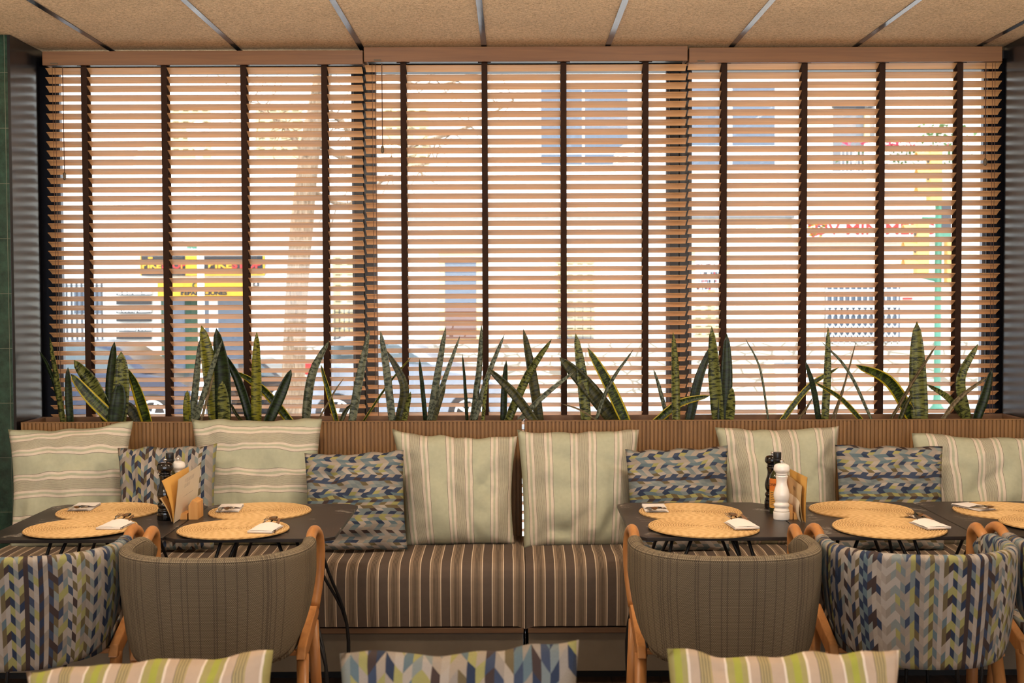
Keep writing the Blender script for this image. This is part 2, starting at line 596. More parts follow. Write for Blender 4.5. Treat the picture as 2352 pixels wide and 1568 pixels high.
M['leaf_dry'] = m_leaf('leaf_dry', (98, 84, 58), (136, 120, 86), None, 0.6, 0.5)

def m_glass():
    n = NT('window_glass')
    t = n.node('BsdfTransparent')
    t.inputs[0].default_value = (0.94, 0.96, 0.96, 1)
    g = n.node('BsdfGlossy')
    g.inputs['Roughness'].default_value = 0.02
    mx = n.node('MixShader')
    mx.inputs[0].default_value = 0.05
    n.t.links.new(t.outputs[0], mx.inputs[1])
    n.t.links.new(g.outputs[0], mx.inputs[2])
    n.t.links.new(mx.outputs[0], n.out.inputs[0])
    return n.m
M['glass'] = m_glass()

# ------------------------------------------------------------------ room shell
XL, XR = X(33, 5.49, 980), 2.305
CEIL = Z(108, 5.8)
YB = -3.0
structure(MB().box(-4, 4, YB, 6.1, -0.1, 0).build('floor', M['floor']))
structure(MB().box(-4.0, 4.0, YB, 6.25, CEIL, CEIL + 0.12).build('ceiling', M['ceiling']))
structure(MB().box(-4.1, -4.0, YB, 5.49, 0, CEIL).build('wall_left', M['wallpaint']))
structure(MB().box(4.0, 4.1, YB, 5.49, 0, CEIL).build('wall_right', M['wallpaint']))
structure(MB().box(-4.1, 4.1, YB - 0.1, YB, 0, CEIL).build('wall_back', M['wallpaint']))
structure(MB().box(-4.1, XL, 5.49, 6.1, 0, CEIL).build('wall_tiled', M['tile'], bevel=0.003))
structure(MB().box(XR + 0.004, 4.1, 5.49, 6.1, 0, CEIL).build('wall_front', M['tile'], bevel=0.003))
structure(MB().box(XL, XL + 0.012, 5.485, 6.0, 0, CEIL - 0.002).build('trim_left', M['panel']))
structure(MB().box(XR - 0.012, XR, 5.485, 6.0, 0, CEIL - 0.002).build('trim_right', M['panel']))
structure(MB().box(XL + 0.0125, XL + 0.020, 5.80, 5.968, 0, CEIL - 0.06).build('trim_jamb_left', M['matte']))
structure(MB().box(XR - 0.020, XR - 0.0125, 5.80, 5.968, 0, CEIL - 0.06).build('trim_jamb_right', M['matte']))
# head of the glazing
structure(MB().box(XL + 0.012, XR - 0.012, 5.97, 6.06, CEIL - 0.05, CEIL).build('trim_head', M['frame']))
for i, jx in enumerate((250, 545, 830, 1112, 1395, 1680, 1965, 2250)):
    xc = P(jx, 108, 5.8).x
    structure(MB().box(xc - 0.0125, xc + 0.0125, YB, 5.95, CEIL - 0.003, CEIL).build('trim_%d' % (i + 1), M['strip']))
for i, xc in enumerate((-2.6, -3.2, 2.75, 3.35)):
    structure(MB().box(xc - 0.0125, xc + 0.0125, YB, 5.48, CEIL - 0.003, CEIL).build('trim_%d' % (i + 9), M['strip']))

# glazing: three bays
for i, (a, b, a0, b0) in enumerate(((140, 817, None, 839), (862, 1535, 839, 1558), (1582, 2258, 1558, None))):
    Yw = 6.0
    x0, x1 = X(a, Yw), X(b, Yw)
    o0 = XL + 0.013 if a0 is None else X(a0, Yw) + 0.0005
    o1 = XR - 0.013 if b0 is None else X(b0, Yw) - 0.0005
    w = empty('window_%d' % (i + 1), ((o0 + o1) / 2, Yw, 0))
    structure(w)
    cx = (o0 + o1) / 2
    fr = MB()
    fr.box(o0 - cx, x0 - cx, -0.03, 0.05, 0.01, CEIL - 0.051)
    fr.box(x1 - cx, o1 - cx, -0.03, 0.05, 0.01, CEIL - 0.051)
    fr.box(x0 - cx, x1 - cx, -0.03, 0.05, 0.01, 0.09)
    fr.box(x0 - cx, x1 - cx, -0.03, 0.05, CEIL - 0.08, CEIL - 0.051)
    fr.build('frame', M['frame'], w, bevel=0.003)
    bd = MB()
    for xx in (x0 - cx, x1 - cx - 0.012):
        bd.box(xx, xx + 0.012, -0.012, 0.02, 0.09, CEIL - 0.08)
    bd.build('glazing_bead', plain('bead_grey', (84, 88, 98), 0.5, 0.2), w)
    MB().box(x0 - cx, x1 - cx, 0.006, 0.012, 0.09, CEIL - 0.08).build('pane', M['glass'], w)

# ------------------------------------------------------------------ blinds
YBL = 5.84
PITCHZ, SW, TILT = 0.04255, 0.051, math.radians(23.5)
def slat_profile():
    # shallow arc, 50 mm wide, 3 mm thick, tilted with the room edge up
    pr = []
    for k in range(5):
        t = -0.5 + k / 4
        pr.append((t * SW, 0.0015 + 0.002 * (0.25 - t * t) * 4))
    for k in range(4, -1, -1):
        t = -0.5 + k / 4
        pr.append((t * SW, -0.0015 + 0.002 * (0.25 - t * t) * 4))
    c, s = math.cos(TILT), math.sin(TILT)
    return [(y * c + z * s, -y * s + z * c) for y, z in pr]
PROF = slat_profile()
def make_blind(px0, px1, vx0, vx1, ytop, tapes, vy0, vy1, vyf, cords, wand, tagpx, label):
    x0, x1 = X(px0, YBL, 500), X(px1, YBL, 500)
    zt = Z(ytop, YBL, (px0 + px1) / 2)
    cx = (x0 + x1) / 2
    root = empty('wooden_blind', (cx, YBL, 0))
    tag(root, label, 'blind', 'wooden venetian blinds at the window')
    random.seed(int(px0))
    sl = MB()
    zs = []
    z = zt
    while z > 0.42:
        zs.append(z)
        dz = random.uniform(-0.0012, 0.0012)
        sl.prism([(p[0], p[1] + z + dz) for p in PROF], 'X', x0 - cx + random.uniform(0, 0.003), x1 - cx - random.uniform(0, 0.003))
        z -= PITCHZ
    sl.build('slats', M['slat'], root, auto=True)
    MB().box(x0 - cx, x1 - cx, -0.026, 0.026, 0.385, 0.405).build('bottom_rail', M['slat'], root, bevel=0.003)
    va, vb = X(vx0, 5.77, 130) - cx + 0.001, X(vx1, 5.77, 130) - cx - 0.001
    za, zb = Z(vy1, 5.77, (vx0 + vx1) / 2), Z(vy0, 5.77, (vx0 + vx1) / 2)
    zb = min(zb, CEIL - 0.004)
    v = MB()
    v.prism([(vyf - YBL, za), (vyf - YBL + 0.012, za), (vyf - YBL + 0.012, zb), (vyf - YBL, zb)], 'X', va, vb)
    v.box(va, va + 0.01, vyf - YBL + 0.012, 0.03, za + 0.004, zb)
    v.box(vb - 0.01, vb, vyf - YBL + 0.012, 0.03, za + 0.004, zb)
    v.build('valance', M['valance'], root, bevel=0.002)
    MB().box(x0 - cx, x1 - cx, -0.028, 0.028, za + 0.012, zb - 0.01).build('headrail', M['black'], root)
    for tp in tapes:
        tx = X(tp, YBL - 0.03, 500) - cx
        t = MB()
        for yy in (-0.0285, 0.0265):
            t.box(tx - 0.0135, tx + 0.0135, yy, yy + 0.0018, 0.40, za + 0.014)
        t.box(tx - 0.03, tx + 0.03, -0.030, -0.0285, za + 0.004, za + 0.012)
        for zz in zs:
            t.add([(tx - 0.0135, -0.027 * math.cos(TILT), zz + 0.027 * math.sin(TILT) - 0.003), (tx + 0.0135, -0.027 * math.cos(TILT), zz + 0.027 * math.sin(TILT) - 0.003),
                   (tx + 0.0135, 0.027 * math.cos(TILT), zz - 0.027 * math.sin(TILT) - 0.003), (tx - 0.0135, 0.027 * math.cos(TILT), zz - 0.027 * math.sin(TILT) - 0.003)], [(0, 1, 2, 3)])
        t.build('ladder_tape', M['tape'], root)
    for cpx, cend in cords:
        qx = X(cpx, YBL - 0.04, 500) - cx
        MB().tube([(qx, -0.036, za), (qx + 0.001, -0.037, 1.6), (qx + 0.004, -0.037, Z(cend, YBL - 0.04))], 0.0013, 6).build('lift_cord', M['cord'], root)
    wpx, wy = wand
    qx = X(wpx, YBL - 0.045, 300) - cx
    wz = Z(wy, YBL - 0.045)
    wd = MB().tube([(qx, -0.045, za), (qx + 0.001, -0.045, wz)], 0.0022, 6).build('tilt_wand', M['cord'], root)
    MB().lathe([(0.002, -0.03), (0.007, -0.026), (0.0075, 0.0), (0.003, 0.006)], 12, (qx + 0.001, -0.045, wz)).build('tassel', M['tagbrown'], wd)
    tgx = X(tagpx, 5.77, 145) - cx
    MB().box(tgx - 0.017, tgx + 0.017, vyf - YBL - 0.002, vyf - YBL + 0.001, za + 0.004, za + 0.011).build('maker_plate', M['tagbrown'], root)
    return root
make_blind(113, 836, 97, 834, 162, (197, 380, 562, 747), 117, 149, 5.765, ((125, 966), (131, 966)), (146, 395), 125,
           'wooden venetian blind at the green tiled column end of the window')
make_blind(841, 1576, 836, 1579, 156.5, (928, 1114, 1295, 1483), 108, 142, 5.755, ((857, 870), (864, 960)), (878, 336), 868,
           'middle wooden venetian blind, between the two dark window mullions')
make_blind(1580, 2297, 1582, 2302, 152, (1663, 1847, 2025, 2203), 108, 143, 5.765, ((2277, 965), (2283, 965)), (2263, 370), 1610,
           'wooden venetian blind in front of the shop sign with red letters')

# ------------------------------------------------------------------ planter and banquette
GX0, GX1 = X(1199, 5.5, 1100), X(1206, 5.5, 1100)
YP, ZT = 5.50, Z(966, 5.50)
def fluted(x0, x1, z0, z1):
    m = MB()
    pts = []
    x = x0
    while x + 0.0175 < x1:
        pts += [(x, YP + 0.0), (x + 0.0105, YP + 0.0), (x + 0.0125, YP + 0.006), (x + 0.0155, YP + 0.006)]
        x += 0.0175
    pts += [(x1, YP)]
    n = len(pts)
    vs_ = [(p[0], p[1], z0) for p in pts] + [(p[0], p[1], z1) for p in pts]
    m.add(vs_, [[i, i + 1, n + i + 1, n + i] for i in range(n - 1)])
    m.box(x0, x1, YP + 0.0065, YP + 0.022, z0, z1)
    # cover the top edge of the flutes
    m.box(x0, x1, YP - 0.001, YP + 0.022, z1, z1 + 0.004)
    return m
def planter(x0, x1, label):
    r = empty('window_planter', ((x0 + x1) / 2, 5.62, 0))
    tag(r, label, 'planter', 'fluted wooden planters behind the banquette')
    cx = (x0 + x1) / 2
    def sh(m):
        m.v = [(a - cx, b - 5.62, c) for a, b, c in m.v]
        return m
    sh(fluted(x0, x1, 0.0, ZT - 0.004)).build('fluted_front', M['flute'], r)
    b = MB()
    b.box(x0, x1, 5.745, 5.763, 0.0, ZT)
    b.box(x0, x0 + 0.018, YP + 0.0225, 5.7445, 0.0, ZT)
    b.box(x1 - 0.018, x1, YP + 0.0225, 5.7445, 0.0, ZT)
    sh(b).build('back_board', M['planterwood'], r, bevel=0.001)
    s = MB()
    rnd = random.Random(3)
    def soil(u, v):
        return (x0 + 0.02 + (x1 - x0 - 0.04) * u, YP + 0.024 + 0.22 * v, ZT - 0.07 + rnd.uniform(-0.006, 0.006)), (u, v)
    s.grid(soil, 120, 8, True)
    sh(s).build('soil', M['soil'], r, smooth=True)
planter(X(48, 5.5, 980), GX0, 'fluted wooden planter of snake plants, the section next to the green tiled column')
planter(GX1, XR - 0.014, 'fluted wooden planter of snake plants, the section beyond the narrow gap from the tiled column')

ZS = 0.50
def bench(x0, x1, label):
    cx = (x0 + x1) / 2
    r = empty('banquette', (cx, 5.2, 0))
    tag(r, label, 'bench', 'striped banquette sections under the window')
    prof = [(5.49, ZS - 0.26), (5.49, ZS - 0.002), (5.30, ZS + 0.006), (5.10, ZS + 0.006), (4.99, ZS), (4.955, ZS - 0.008), (4.925, ZS - 0.03),
            (4.912, ZS - 0.06), (4.908, ZS - 0.13), (4.912, ZS - 0.20), (4.92, ZS - 0.255), (4.94, ZS - 0.262)]
    fine = []
    for i in range(len(prof) - 1):
        for k in range(4):
            t = k / 4
            fine.append((prof[i][0] * (1 - t) + prof[i + 1][0] * t, prof[i][1] * (1 - t) + prof[i + 1][1] * t))
    fine.append(prof[-1])
    L = [0]
    for i in range(1, len(fine)):
        L.append(L[-1] + math.dist(fine[i], fine[i - 1]))
    nx = max(20, int((x1 - x0) / 0.03))
    nf = len(fine) - 1
    def fn(u, v):
        i = round(v * nf)
        y, z = fine[i]
        x = x0 + (x1 - x0) * u
        e = min(u, 1 - u) * (x1 - x0)
        w = mnoise.noise(Vector((x * 4, y * 6, z * 6))) * 0.004 + mnoise.noise(Vector((x * 14, z * 5, 1))) * 0.0025
        wig = mnoise.noise(Vector((x * 3, y * 5, 7))) * 0.006
        edge = max(0, 1 - e / 0.04)
        z2 = z - 0.014 * edge * edge if i > 4 else z
        y2 = y + 0.012 * edge * edge if y < 5.0 else y
        return (x - cx, y2 - 5.2 - (w if y < 4.95 else 0), z2 + (w if y >= 4.95 else 0)), (x + wig, L[i])
    m = MB().grid(fn, nx, nf, True)
    n1 = nf + 1
    m.f.append([k for k in range(n1)][::-1]); m.uv.append([(0.2 + fine[k][0] * 0.6, fine[k][1]) for k in range(n1)][::-1])
    b = nx * n1
    m.f.append([b + k for k in range(n1)]); m.uv.append([(0.2 + fine[k][0] * 0.6, fine[k][1]) for k in range(n1)])
    m.build('seat_cushion', M['seat'], r, auto=True)
    g0, g1 = (0.0, 0.008) if x0 < -1 else (0.008, 0.0)
    MB().box(x0 - cx + g0, x1 - cx - g1, 4.925 - 5.2, 5.49 - 5.2, 0.215, 0.237).build('seat_board', M['trimwood'], r, bevel=0.002)
    MB().box(x0 - cx + 0.002 + g0, x1 - cx - 0.002 - g1, 4.945 - 5.2, 5.48 - 5.2, 0.055, 0.2145).build('plinth', M['plinth'], r, bevel=0.002)
    MB().box(x0 - cx + 0.02, x1 - cx - 0.02, 5.05 - 5.2, 5.45 - 5.2, 0.0, 0.0545).build('toe_kick', M['black'], r)
SX0, SX1 = X(1204, 4.92, 1350), X(1211, 4.92, 1350)
SXM = (SX0 + SX1) / 2
bench(-2.19, SXM - 0.0008, 'brown striped banquette section that runs to the green tiled column')
bench(SXM + 0.0008, XR - 0.014, 'brown striped banquette section beyond the gap, under the tables with the white pepper mill')
xg = (SX0 + SX1) / 2
tag(MB().tube([(xg, 5.16, 0), (xg, 5.16, 0.24)], 0.0085, 12).build('gap_post', M['chrome'], smooth=True),
    'thin chrome post standing in the gap between the banquette sections', 'post')

# ------------------------------------------------------------------ snake plants
def leaf(parent, root, pts, wpx, style, dy, k):
    """pts: photo points from base to tip; grown at its own depth inside the planter"""
    n = 16
    rnd = random.Random(k)
    Yb = 5.62 + dy
    Yt = Yb + rnd.uniform(-0.05, 0.03)
    b, q = pts[0], pts[1]
    d = Vector((q[0] - b[0], q[1] - b[1])).normalized()
    if d.y > -0.3:
        d = Vector((d.x, -0.5)).normalized()
    pts = [(b[0] - d.x * 34, b[1] - d.y * 34)] + list(pts)
    m = len(pts) - 1
    P3 = [P(p[0], p[1], Yb + (Yt - Yb) * (i / m)) for i, p in enumerate(pts)]
    path = catmull(P3, n)
    W = wpx / FPX * Yb * 1.06
    tw = rnd.uniform(-0.5, 0.5)
    mb = MB()
    L = 0
    rows, uvs = [], []
    for i, p in enumerate(path):
        if i:
            L += (path[i] - path[i - 1]).length
        s = i / n
        t = (path[min(i + 1, n)] - path[max(i - 1, 0)]).normalized()
        side = t.cross(Vector((0, 1, 0))).normalized()
        nrm = side.cross(t).normalized()
        ang = tw * 0.6 + tw * s * 0.5
        sd = side * math.cos(ang) + nrm * math.sin(ang)
        nn = t.cross(sd).normalized()
        w = W * (0.62 + 0.38 * min(1, s / 0.45)) * (1 if s < 0.55 else max(0.015, math.sqrt(max(0, 1 - ((s - 0.55) / 0.45) ** 1.7))))
        wav = mnoise.noise(Vector((k * 3.1, L * 18, 0))) * 0.004
        row = []
        for a in (-1, -0.5, 0, 0.5, 1):
            row.append(p + sd * (a * w / 2) + nn * ((abs(a) ** 1.5 - 0.4) * w * 0.22 + wav))
        th = 0.0012 if s < 0.97 else 0.0004
        for a, c in zip((1, 0.5, 0, -0.5, -1), row[::-1]):
            row.append(c - nn * th * (2 - abs(a)))
            if len(row) == 10:
                break
        rows.append(row)
        uvs.append([(u, L) for u in (0, 0.25, 0.5, 0.75, 1, 1, 0.75, 0.5, 0.25, 0)])
    off = root.location
    vs_ = [c - off for r in rows for c in r]
    uv = [c for r in uvs for c in r]
    fs = []
    for i in range(n):
        for j in range(10):
            j2 = (j + 1) % 10
            fs.append([i * 10 + j, i * 10 + j2, (i + 1) * 10 + j2, (i + 1) * 10 + j])
    fs += [list(range(10))[::-1], [n * 10 + j for j in range(10)]]
    mb.add(vs_, fs, uv)
    return mb.build('leaf', M[style], parent, smooth=True)

B, D, G, E, Yl, O, R = 'leaf_banded', 'leaf_dark', 'leaf_grey', 'leaf_edge', 'leaf_yellow', 'leaf_olive', 'leaf_dry'
PLANTS = [
 ('snake plant beside the dark reveal panel, its thin leaves in front of the blind end', [
  ([(148, 965), (120, 862), (90, 805)], 11, D), ([(146, 968), (130, 862), (114, 774)], 16, B), ([(162, 968), (158, 900), (156, 843)], 17, D)]),
 ('wide-leaved snake plant with a bright yellow-edged leaf leaning towards the tiled column', [
  ([(320, 968), (300, 940), (286, 923)], 24, O), ([(251, 960), (213, 880), (169, 827)], 36, B), ([(256, 968), (258, 870), (263, 784)], 28, D),
  ([(265, 968), (207, 912), (162, 858)], 28, E), ([(339, 968), (318, 900), (296, 848)], 30, E), ([(272, 968), (280, 880), (278, 807)], 36, B), ([(266, 968), (273, 920), (275, 879)], 36, D)]),
 ('single short spotted snake plant leaf', [([(430, 968), (430, 930), (430, 896)], 17, Yl)]),
 ('tall snake plant with a large yellow-spotted leaf above the folded menu cards', [
  ([(442, 968), (452, 870), (460, 775)], 16, G), ([(578, 968), (547, 872), (513, 810)], 20, D), ([(515, 968), (512, 850), (497, 753)], 37, D), ([(496, 968), (478, 830), (463, 747)], 32, Yl),
  ([(451, 965), (482, 860), (510, 781)], 12, G), ([(554, 965), (540, 945), (530, 927)], 8, O), ([(517, 968), (514, 920), (510, 875)], 28, B),
  ([(462, 967), (480, 900), (492, 860)], 6, R)]),
 ('snake plant with one upright banded leaf and a long yellow-edged leaf falling across it', [
  ([(668, 968), (603, 893), (542, 853)], 19, E), ([(590, 968), (590, 860), (590, 762)], 24, Yl), ([(616, 968), (647, 899), (669, 848)], 24, D)]),
 ('snake plant with a tall grey curved leaf beside a narrow yellow-edged one', [
  ([(703, 968), (718, 861), (756, 781)], 22, G), ([(773, 966), (755, 900), (737, 836)], 13, E), ([(733, 961), (762, 910), (789, 868)], 4, R),
  ([(784, 966), (794, 944), (809, 927)], 10, O), ([(809, 967), (828, 860), (849, 756)], 19, G)]),
 ('snake plant behind the cord of the middle blind, with a bent olive leaf', [
  ([(835, 967), (893, 880), (945, 820)], 5, E), ([(916, 967), (928, 886), (889, 806)], 20, O), ([(901, 967), (887, 845), (874, 760)], 17, G), ([(928, 967), (936, 930), (943, 899)], 12, B)]),
 ('slender snake plant with two tall grey leaves and a short dark reddish one', [
  ([(977, 965), (970, 890), (963, 823)], 10, D), ([(988, 965), (1007, 851), (1024, 751)], 16, G), ([(990, 966), (1021, 872), (1057, 770)], 11, G), ([(997, 965), (1010, 925), (1024, 882)], 11, O)]),
 ('slender snake plant crossing the second tape of the middle blind', [
  ([(1073, 965), (1069, 890), (1062, 812)], 8, D), ([(1085, 965), (1100, 845), (1106, 745)], 14, G), ([(1090, 966), (1121, 862), (1159, 767)], 12, G), ([(1109, 963), (1114, 910), (1120, 862)], 8, B)]),
 ('snake plant with crossing banded leaves above the gap in the fluted front', [
  ([(1157, 965), (1159, 890), (1163, 827)], 15, D), ([(1238, 963), (1222, 860), (1202, 755)], 22, O), ([(1166, 965), (1212, 860), (1267, 778)], 20, B),
  ([(1193, 965), (1248, 910), (1321, 851)], 12, G), ([(1224, 963), (1176, 899), (1119, 844)], 21, O)]),
 ('snake plant with a broad olive leaf and a bright yellow-edged leaf side by side', [
  ([(1410, 963), (1345, 882), (1285, 820)], 34, O), ([(1346, 965), (1336, 860), (1322, 765)], 24, B), ([(1436, 965), (1396, 879), (1349, 798)], 25, E),
  ([(1369, 963), (1400, 882), (1455, 802)], 9, G), ([(1367, 962), (1330, 940), (1290, 927)], 4, R)]),
 ('snake plant in front of the second window mullion with an arching yellow-edged leaf', [
  ([(1532, 963), (1517, 900), (1501, 847)], 9, G), ([(1512, 963), (1562, 925), (1631, 908)], 18, E), ([(1552, 965), (1550, 860), (1546, 762)], 21, B)]),
 ('dense dark snake plant with a tall banded leaf above the short patterned cushion', [
  ([(1584, 963), (1605, 872), (1634, 793)], 21, D), ([(1645, 963), (1634, 900), (1627, 848)], 8, D), ([(1650, 963), (1642, 860), (1635, 749)], 28, B),
  ([(1660, 963), (1668, 870), (1669, 765)], 28, D), ([(1676, 963), (1679, 925), (1681, 889)], 19, B)]),
 ('lone thin bending snake plant leaf', [([(1764, 963), (1745, 845), (1712, 777)], 5, G)]),
 ('sparse snake plant with a stiff banded leaf and thin dry leaves, above the pepper mills', [
  ([(1798, 963), (1858, 888), (1927, 843)], 13, E), ([(1880, 963), (1868, 890), (1850, 829)], 13, D), ([(1894, 963), (1900, 860), (1902, 751)], 17, B), ([(1910, 963), (1940, 880), (1967, 781)], 5, R),
  ([(2001, 963), (1948, 852), (1887, 784)], 7, G), ([(1977, 963), (1929, 913), (1870, 877)], 11, E), ([(1917, 963), (1928, 925), (1939, 893)], 4, R), ([(1834, 963), (1850, 940), (1867, 913)], 6, R)]),
 ('snake plant with the tallest broad banded leaf and a yellow-edged leaf arching from it', [
  ([(2097, 963), (2042, 875), (1965, 838)], 26, E), ([(2113, 963), (2108, 850), (2106, 738)], 37, B), ([(2046, 963), (2101, 868), (2151, 793)], 9, R), ([(2066, 965), (2078, 935), (2094, 903)], 12, O)]),
 ('snake plant at the dark panel end of the window, its leaves striped and crossing', [
  ([(2218, 963), (2177, 913), (2128, 882)], 14, B), ([(2221, 963), (2206, 870), (2247, 789)], 21, B), ([(2242, 963), (2262, 905), (2278, 848)], 21, D), ([(2166, 961), (2204, 913), (2271, 863)], 10, R)]),
]
kk = 0
for lab, leaves in PLANTS:
    bx = sum(l[0][0][0] for l in leaves) / len(leaves)
    r = empty('snake_plant', P(bx, 990, 5.62))
    tag(r, lab, 'plant', 'snake plants in the window planter')
    for i, (pts, w, st) in enumerate(leaves):
        kk += 1
        leaf(r, r, pts, w, st, 0.06 - 0.12 * (i / max(1, len(leaves) - 1)), kk)

# ------------------------------------------------------------------ cushions
def cushion(name, corners, Y0, lean, thick, mat, label, group, seed, bulge=0.08, z0=None, size=None, nu=34):
    """corners: photo TL, TR, BR, BL on the leaning plane through (0, Y0, z0)"""
    z0 = ZS if z0 is None else z0
    n = Vector((0, -math.cos(lean), math.sin(lean)))
    o = Vector((0, Y0, z0))
    c = [PP(p[0], p[1], o, n) for p in corners]
    ctr = sum(c, Vector()) / 4
    w = ((c[1] - c[0]).length + (c[2] - c[3]).length) / 2
    h = ((c[0] - c[3]).length + (c[1] - c[2]).length) / 2
    mb = MB()
    rnd = random.Random(seed)
    s1, s2 = rnd.uniform(0, 50), rnd.uniform(0, 50)
    N = nu
    folds = [(rnd.uniform(-0.85, 0.85), rnd.uniform(-0.95, 0.7), rnd.uniform(0, math.pi), rnd.uniform(0.08, 0.22)) for _ in range(8)]
    def pt(u, v, sgn):
        a, b = u * 2 - 1, v * 2 - 1
        ea, eb = 1 - a * a, 1 - b * b
        # edges pull in between the corners
        a2 = a * (1 - bulge * eb)
        b2 = b * (1 - bulge * ea * (1.0 if b > 0 else 0.3))
        U, V = (a2 + 1) / 2, (b2 + 1) / 2
        p = (c[3] * (1 - U) + c[2] * U) * (1 - V) + (c[0] * (1 - U) + c[1] * U) * V
        prof = (max(0, 1 - abs(a) ** 2.6) * max(0, 1 - abs(b) ** 2.6)) ** 0.55
        bot = 1 + 0.25 * max(0, -b)
        t = thick / 2 * prof * bot
        wr = mnoise.noise(Vector((a * 2.2 + s1, b * 2.2, s2))) * 0.020 + mnoise.noise(Vector((a * 6 + s1, b * 4, s2))) * 0.006
        edge = mnoise.noise(Vector((a * 3.3 + s2, b * 3.3, s1))) * 0.013
        for fx, fz, fa, fl in folds:
            da, db = a - fx, b - fz
            l_ = da * math.cos(fa) + db * math.sin(fa)
            m_ = -da * math.sin(fa) + db * math.cos(fa)
            wr -= 0.013 * math.exp(-(m_ / 0.085) ** 2 - (l_ / (fl * 2.6)) ** 2)
        # puckers running in from the corners
        rad = math.hypot(abs(a) - 1, abs(b) - 1)
        wr += 0.009 * math.sin(math.atan2(1.0001 - abs(b), 1.0001 - abs(a)) * 9 + s1) * math.exp(-rad * 2.4)
        wr *= min(1, prof * 1.8)
        p = p + n * sgn * (t + wr * (1 if sgn > 0 else 0.2)) + Vector((0, 0, 1)) * edge * (1 if b > 0 else 0.4)
        return p - ctr, ((a2 * w / 2) + 0.02 * edge * 10, b2 * h / 2)
    mb.grid(lambda u, v: pt(u, v, 1), N, N)
    mb.grid(lambda u, v: pt(u, v, -1), N, N, True)
    ob = mb.build(name, mat, None, smooth=True, weld=True)
    ob.location = ctr
    tag(ob, label, 'cushion', group)
    return ob
GB, GS = 'large striped cushions along the banquette', 'patterned cushions along the banquette'
LN = math.radians(13)
Y1, Y2 = 5.27, 5.10
cushion('striped_cushion', [(18, 982), (306, 966), (290, 1256), (22, 1262)], Y1, LN, 0.18, M['sage_h'],
        'large sage cushion with horizontal stripes next to the green tiled column', GB, 1)
cushion('striped_cushion', [(440, 962), (740, 960), (716, 1252), (472, 1254)], Y1, LN, 0.18, M['sage_h'],
        'large sage cushion with horizontal stripes between two patterned cushions', GB, 2, 0.03)
cushion('striped_cushion', [(900, 986), (1189, 1000), (1182, 1250), (928, 1256)], Y1, LN, 0.18, M['sage_v'],
        'large vertically striped sage cushion just before the gap, dented at its lower corner', GB, 3)
cushion('striped_cushion', [(1188, 988), (1468, 986), (1455, 1254), (1203, 1260)], Y1, LN, 0.18, M['sage_v'],
        'large vertically striped sage cushion standing just past the gap, beside the table corner', GB, 4, 0.04)
cushion('striped_cushion', [(1642, 980), (1928, 976), (1930, 1254), (1672, 1256)], Y1, LN, 0.18, M['sage_v'],
        'large vertically striped sage cushion behind the pepper mills and oil bottle', GB, 5, 0.07)
cushion('striped_cushion', [(2094, 994), (2400, 1002), (2396, 1256), (2120, 1258)], Y1, LN, 0.18, M['sage_v'],
        'large vertically striped sage cushion cut off by the edge of the view', GB, 6, 0.03)
cushion('patterned_cushion', [(270, 1026), (499, 1020), (492, 1262), (276, 1264)], Y2, LN, 0.12, M['chev_v2'],
        'square chevron cushion with upright columns, behind the folded menu cards', GS, 11, 0.04)
cushion('patterned_cushion', [(699, 1040), (927, 1032), (936, 1262), (704, 1266)], Y2, LN, 0.12, M['chev_h'],
        'chevron cushion with sideways rows, slumped at the table end before the gap', GS, 12, 0.04)
cushion('patterned_cushion', [(1436, 1033), (1672, 1022), (1676, 1264), (1448, 1266)], Y2, LN, 0.12, M['chev_h'],
        'chevron cushion with sideways rows, past the gap and beside the oil bottle', GS, 13, 0.04)
cushion('patterned_cushion', [(1918, 1020), (2165, 1022), (2170, 1264), (1926, 1264)], Y2, LN, 0.12, M['chev_h'],
        'chevron cushion with sideways rows, between the last two large striped cushions', GS, 14, 0.04)
GF = 'cushions on the near bench'
cushion('striped_cushion', [(60, 1536), (628, 1490), (600, 2010), (96, 2014)], 2.27, math.radians(10), 0.15, M['lime'],
        'lime and beige striped cushion in front of the grey tweed chair, its top edge slanting', GF, 21, 0.03, 0.45)
cushion('patterned_cushion', [(780, 1498), (1330, 1476), (1310, 2010), (800, 2012)], 2.27, math.radians(10), 0.15, M['chev_f'],
        'chevron cushion on the near bench, between the two lime striped ones', GF, 22, 0.03, 0.45)
cushion('striped_cushion', [(1532, 1490), (2068, 1494), (2044, 2010), (1556, 2012)], 2.27, math.radians(10), 0.15, M['lime'],
        'lime and beige striped cushion in front of the two chairs beyond the gap', GF, 23, 0.04, 0.45)
# near bench that carries them (below the frame)
nb = empty('low_bench', (0, 2.2, 0))
tag(nb, 'low wooden bench under the three nearest cushions', 'bench')
MB().box(-1.3, 1.3, -0.4, 0.26, 0.36, 0.445).build('seat', M['seat'], nb, bevel=0.02)
MB().box(-1.3, 1.3, 0.27, 0.30, 0.1, 0.70).build('backrest', M['trimwood'], nb, bevel=0.004)
for sx in (-1.22, 1.22):
    for sy in (-0.34, 0.2):
        MB().tube([(sx, sy, 0), (sx, sy, 0.36)], [0.016, 0.024], 12).build('leg', M['chairwood'], nb, smooth=True)

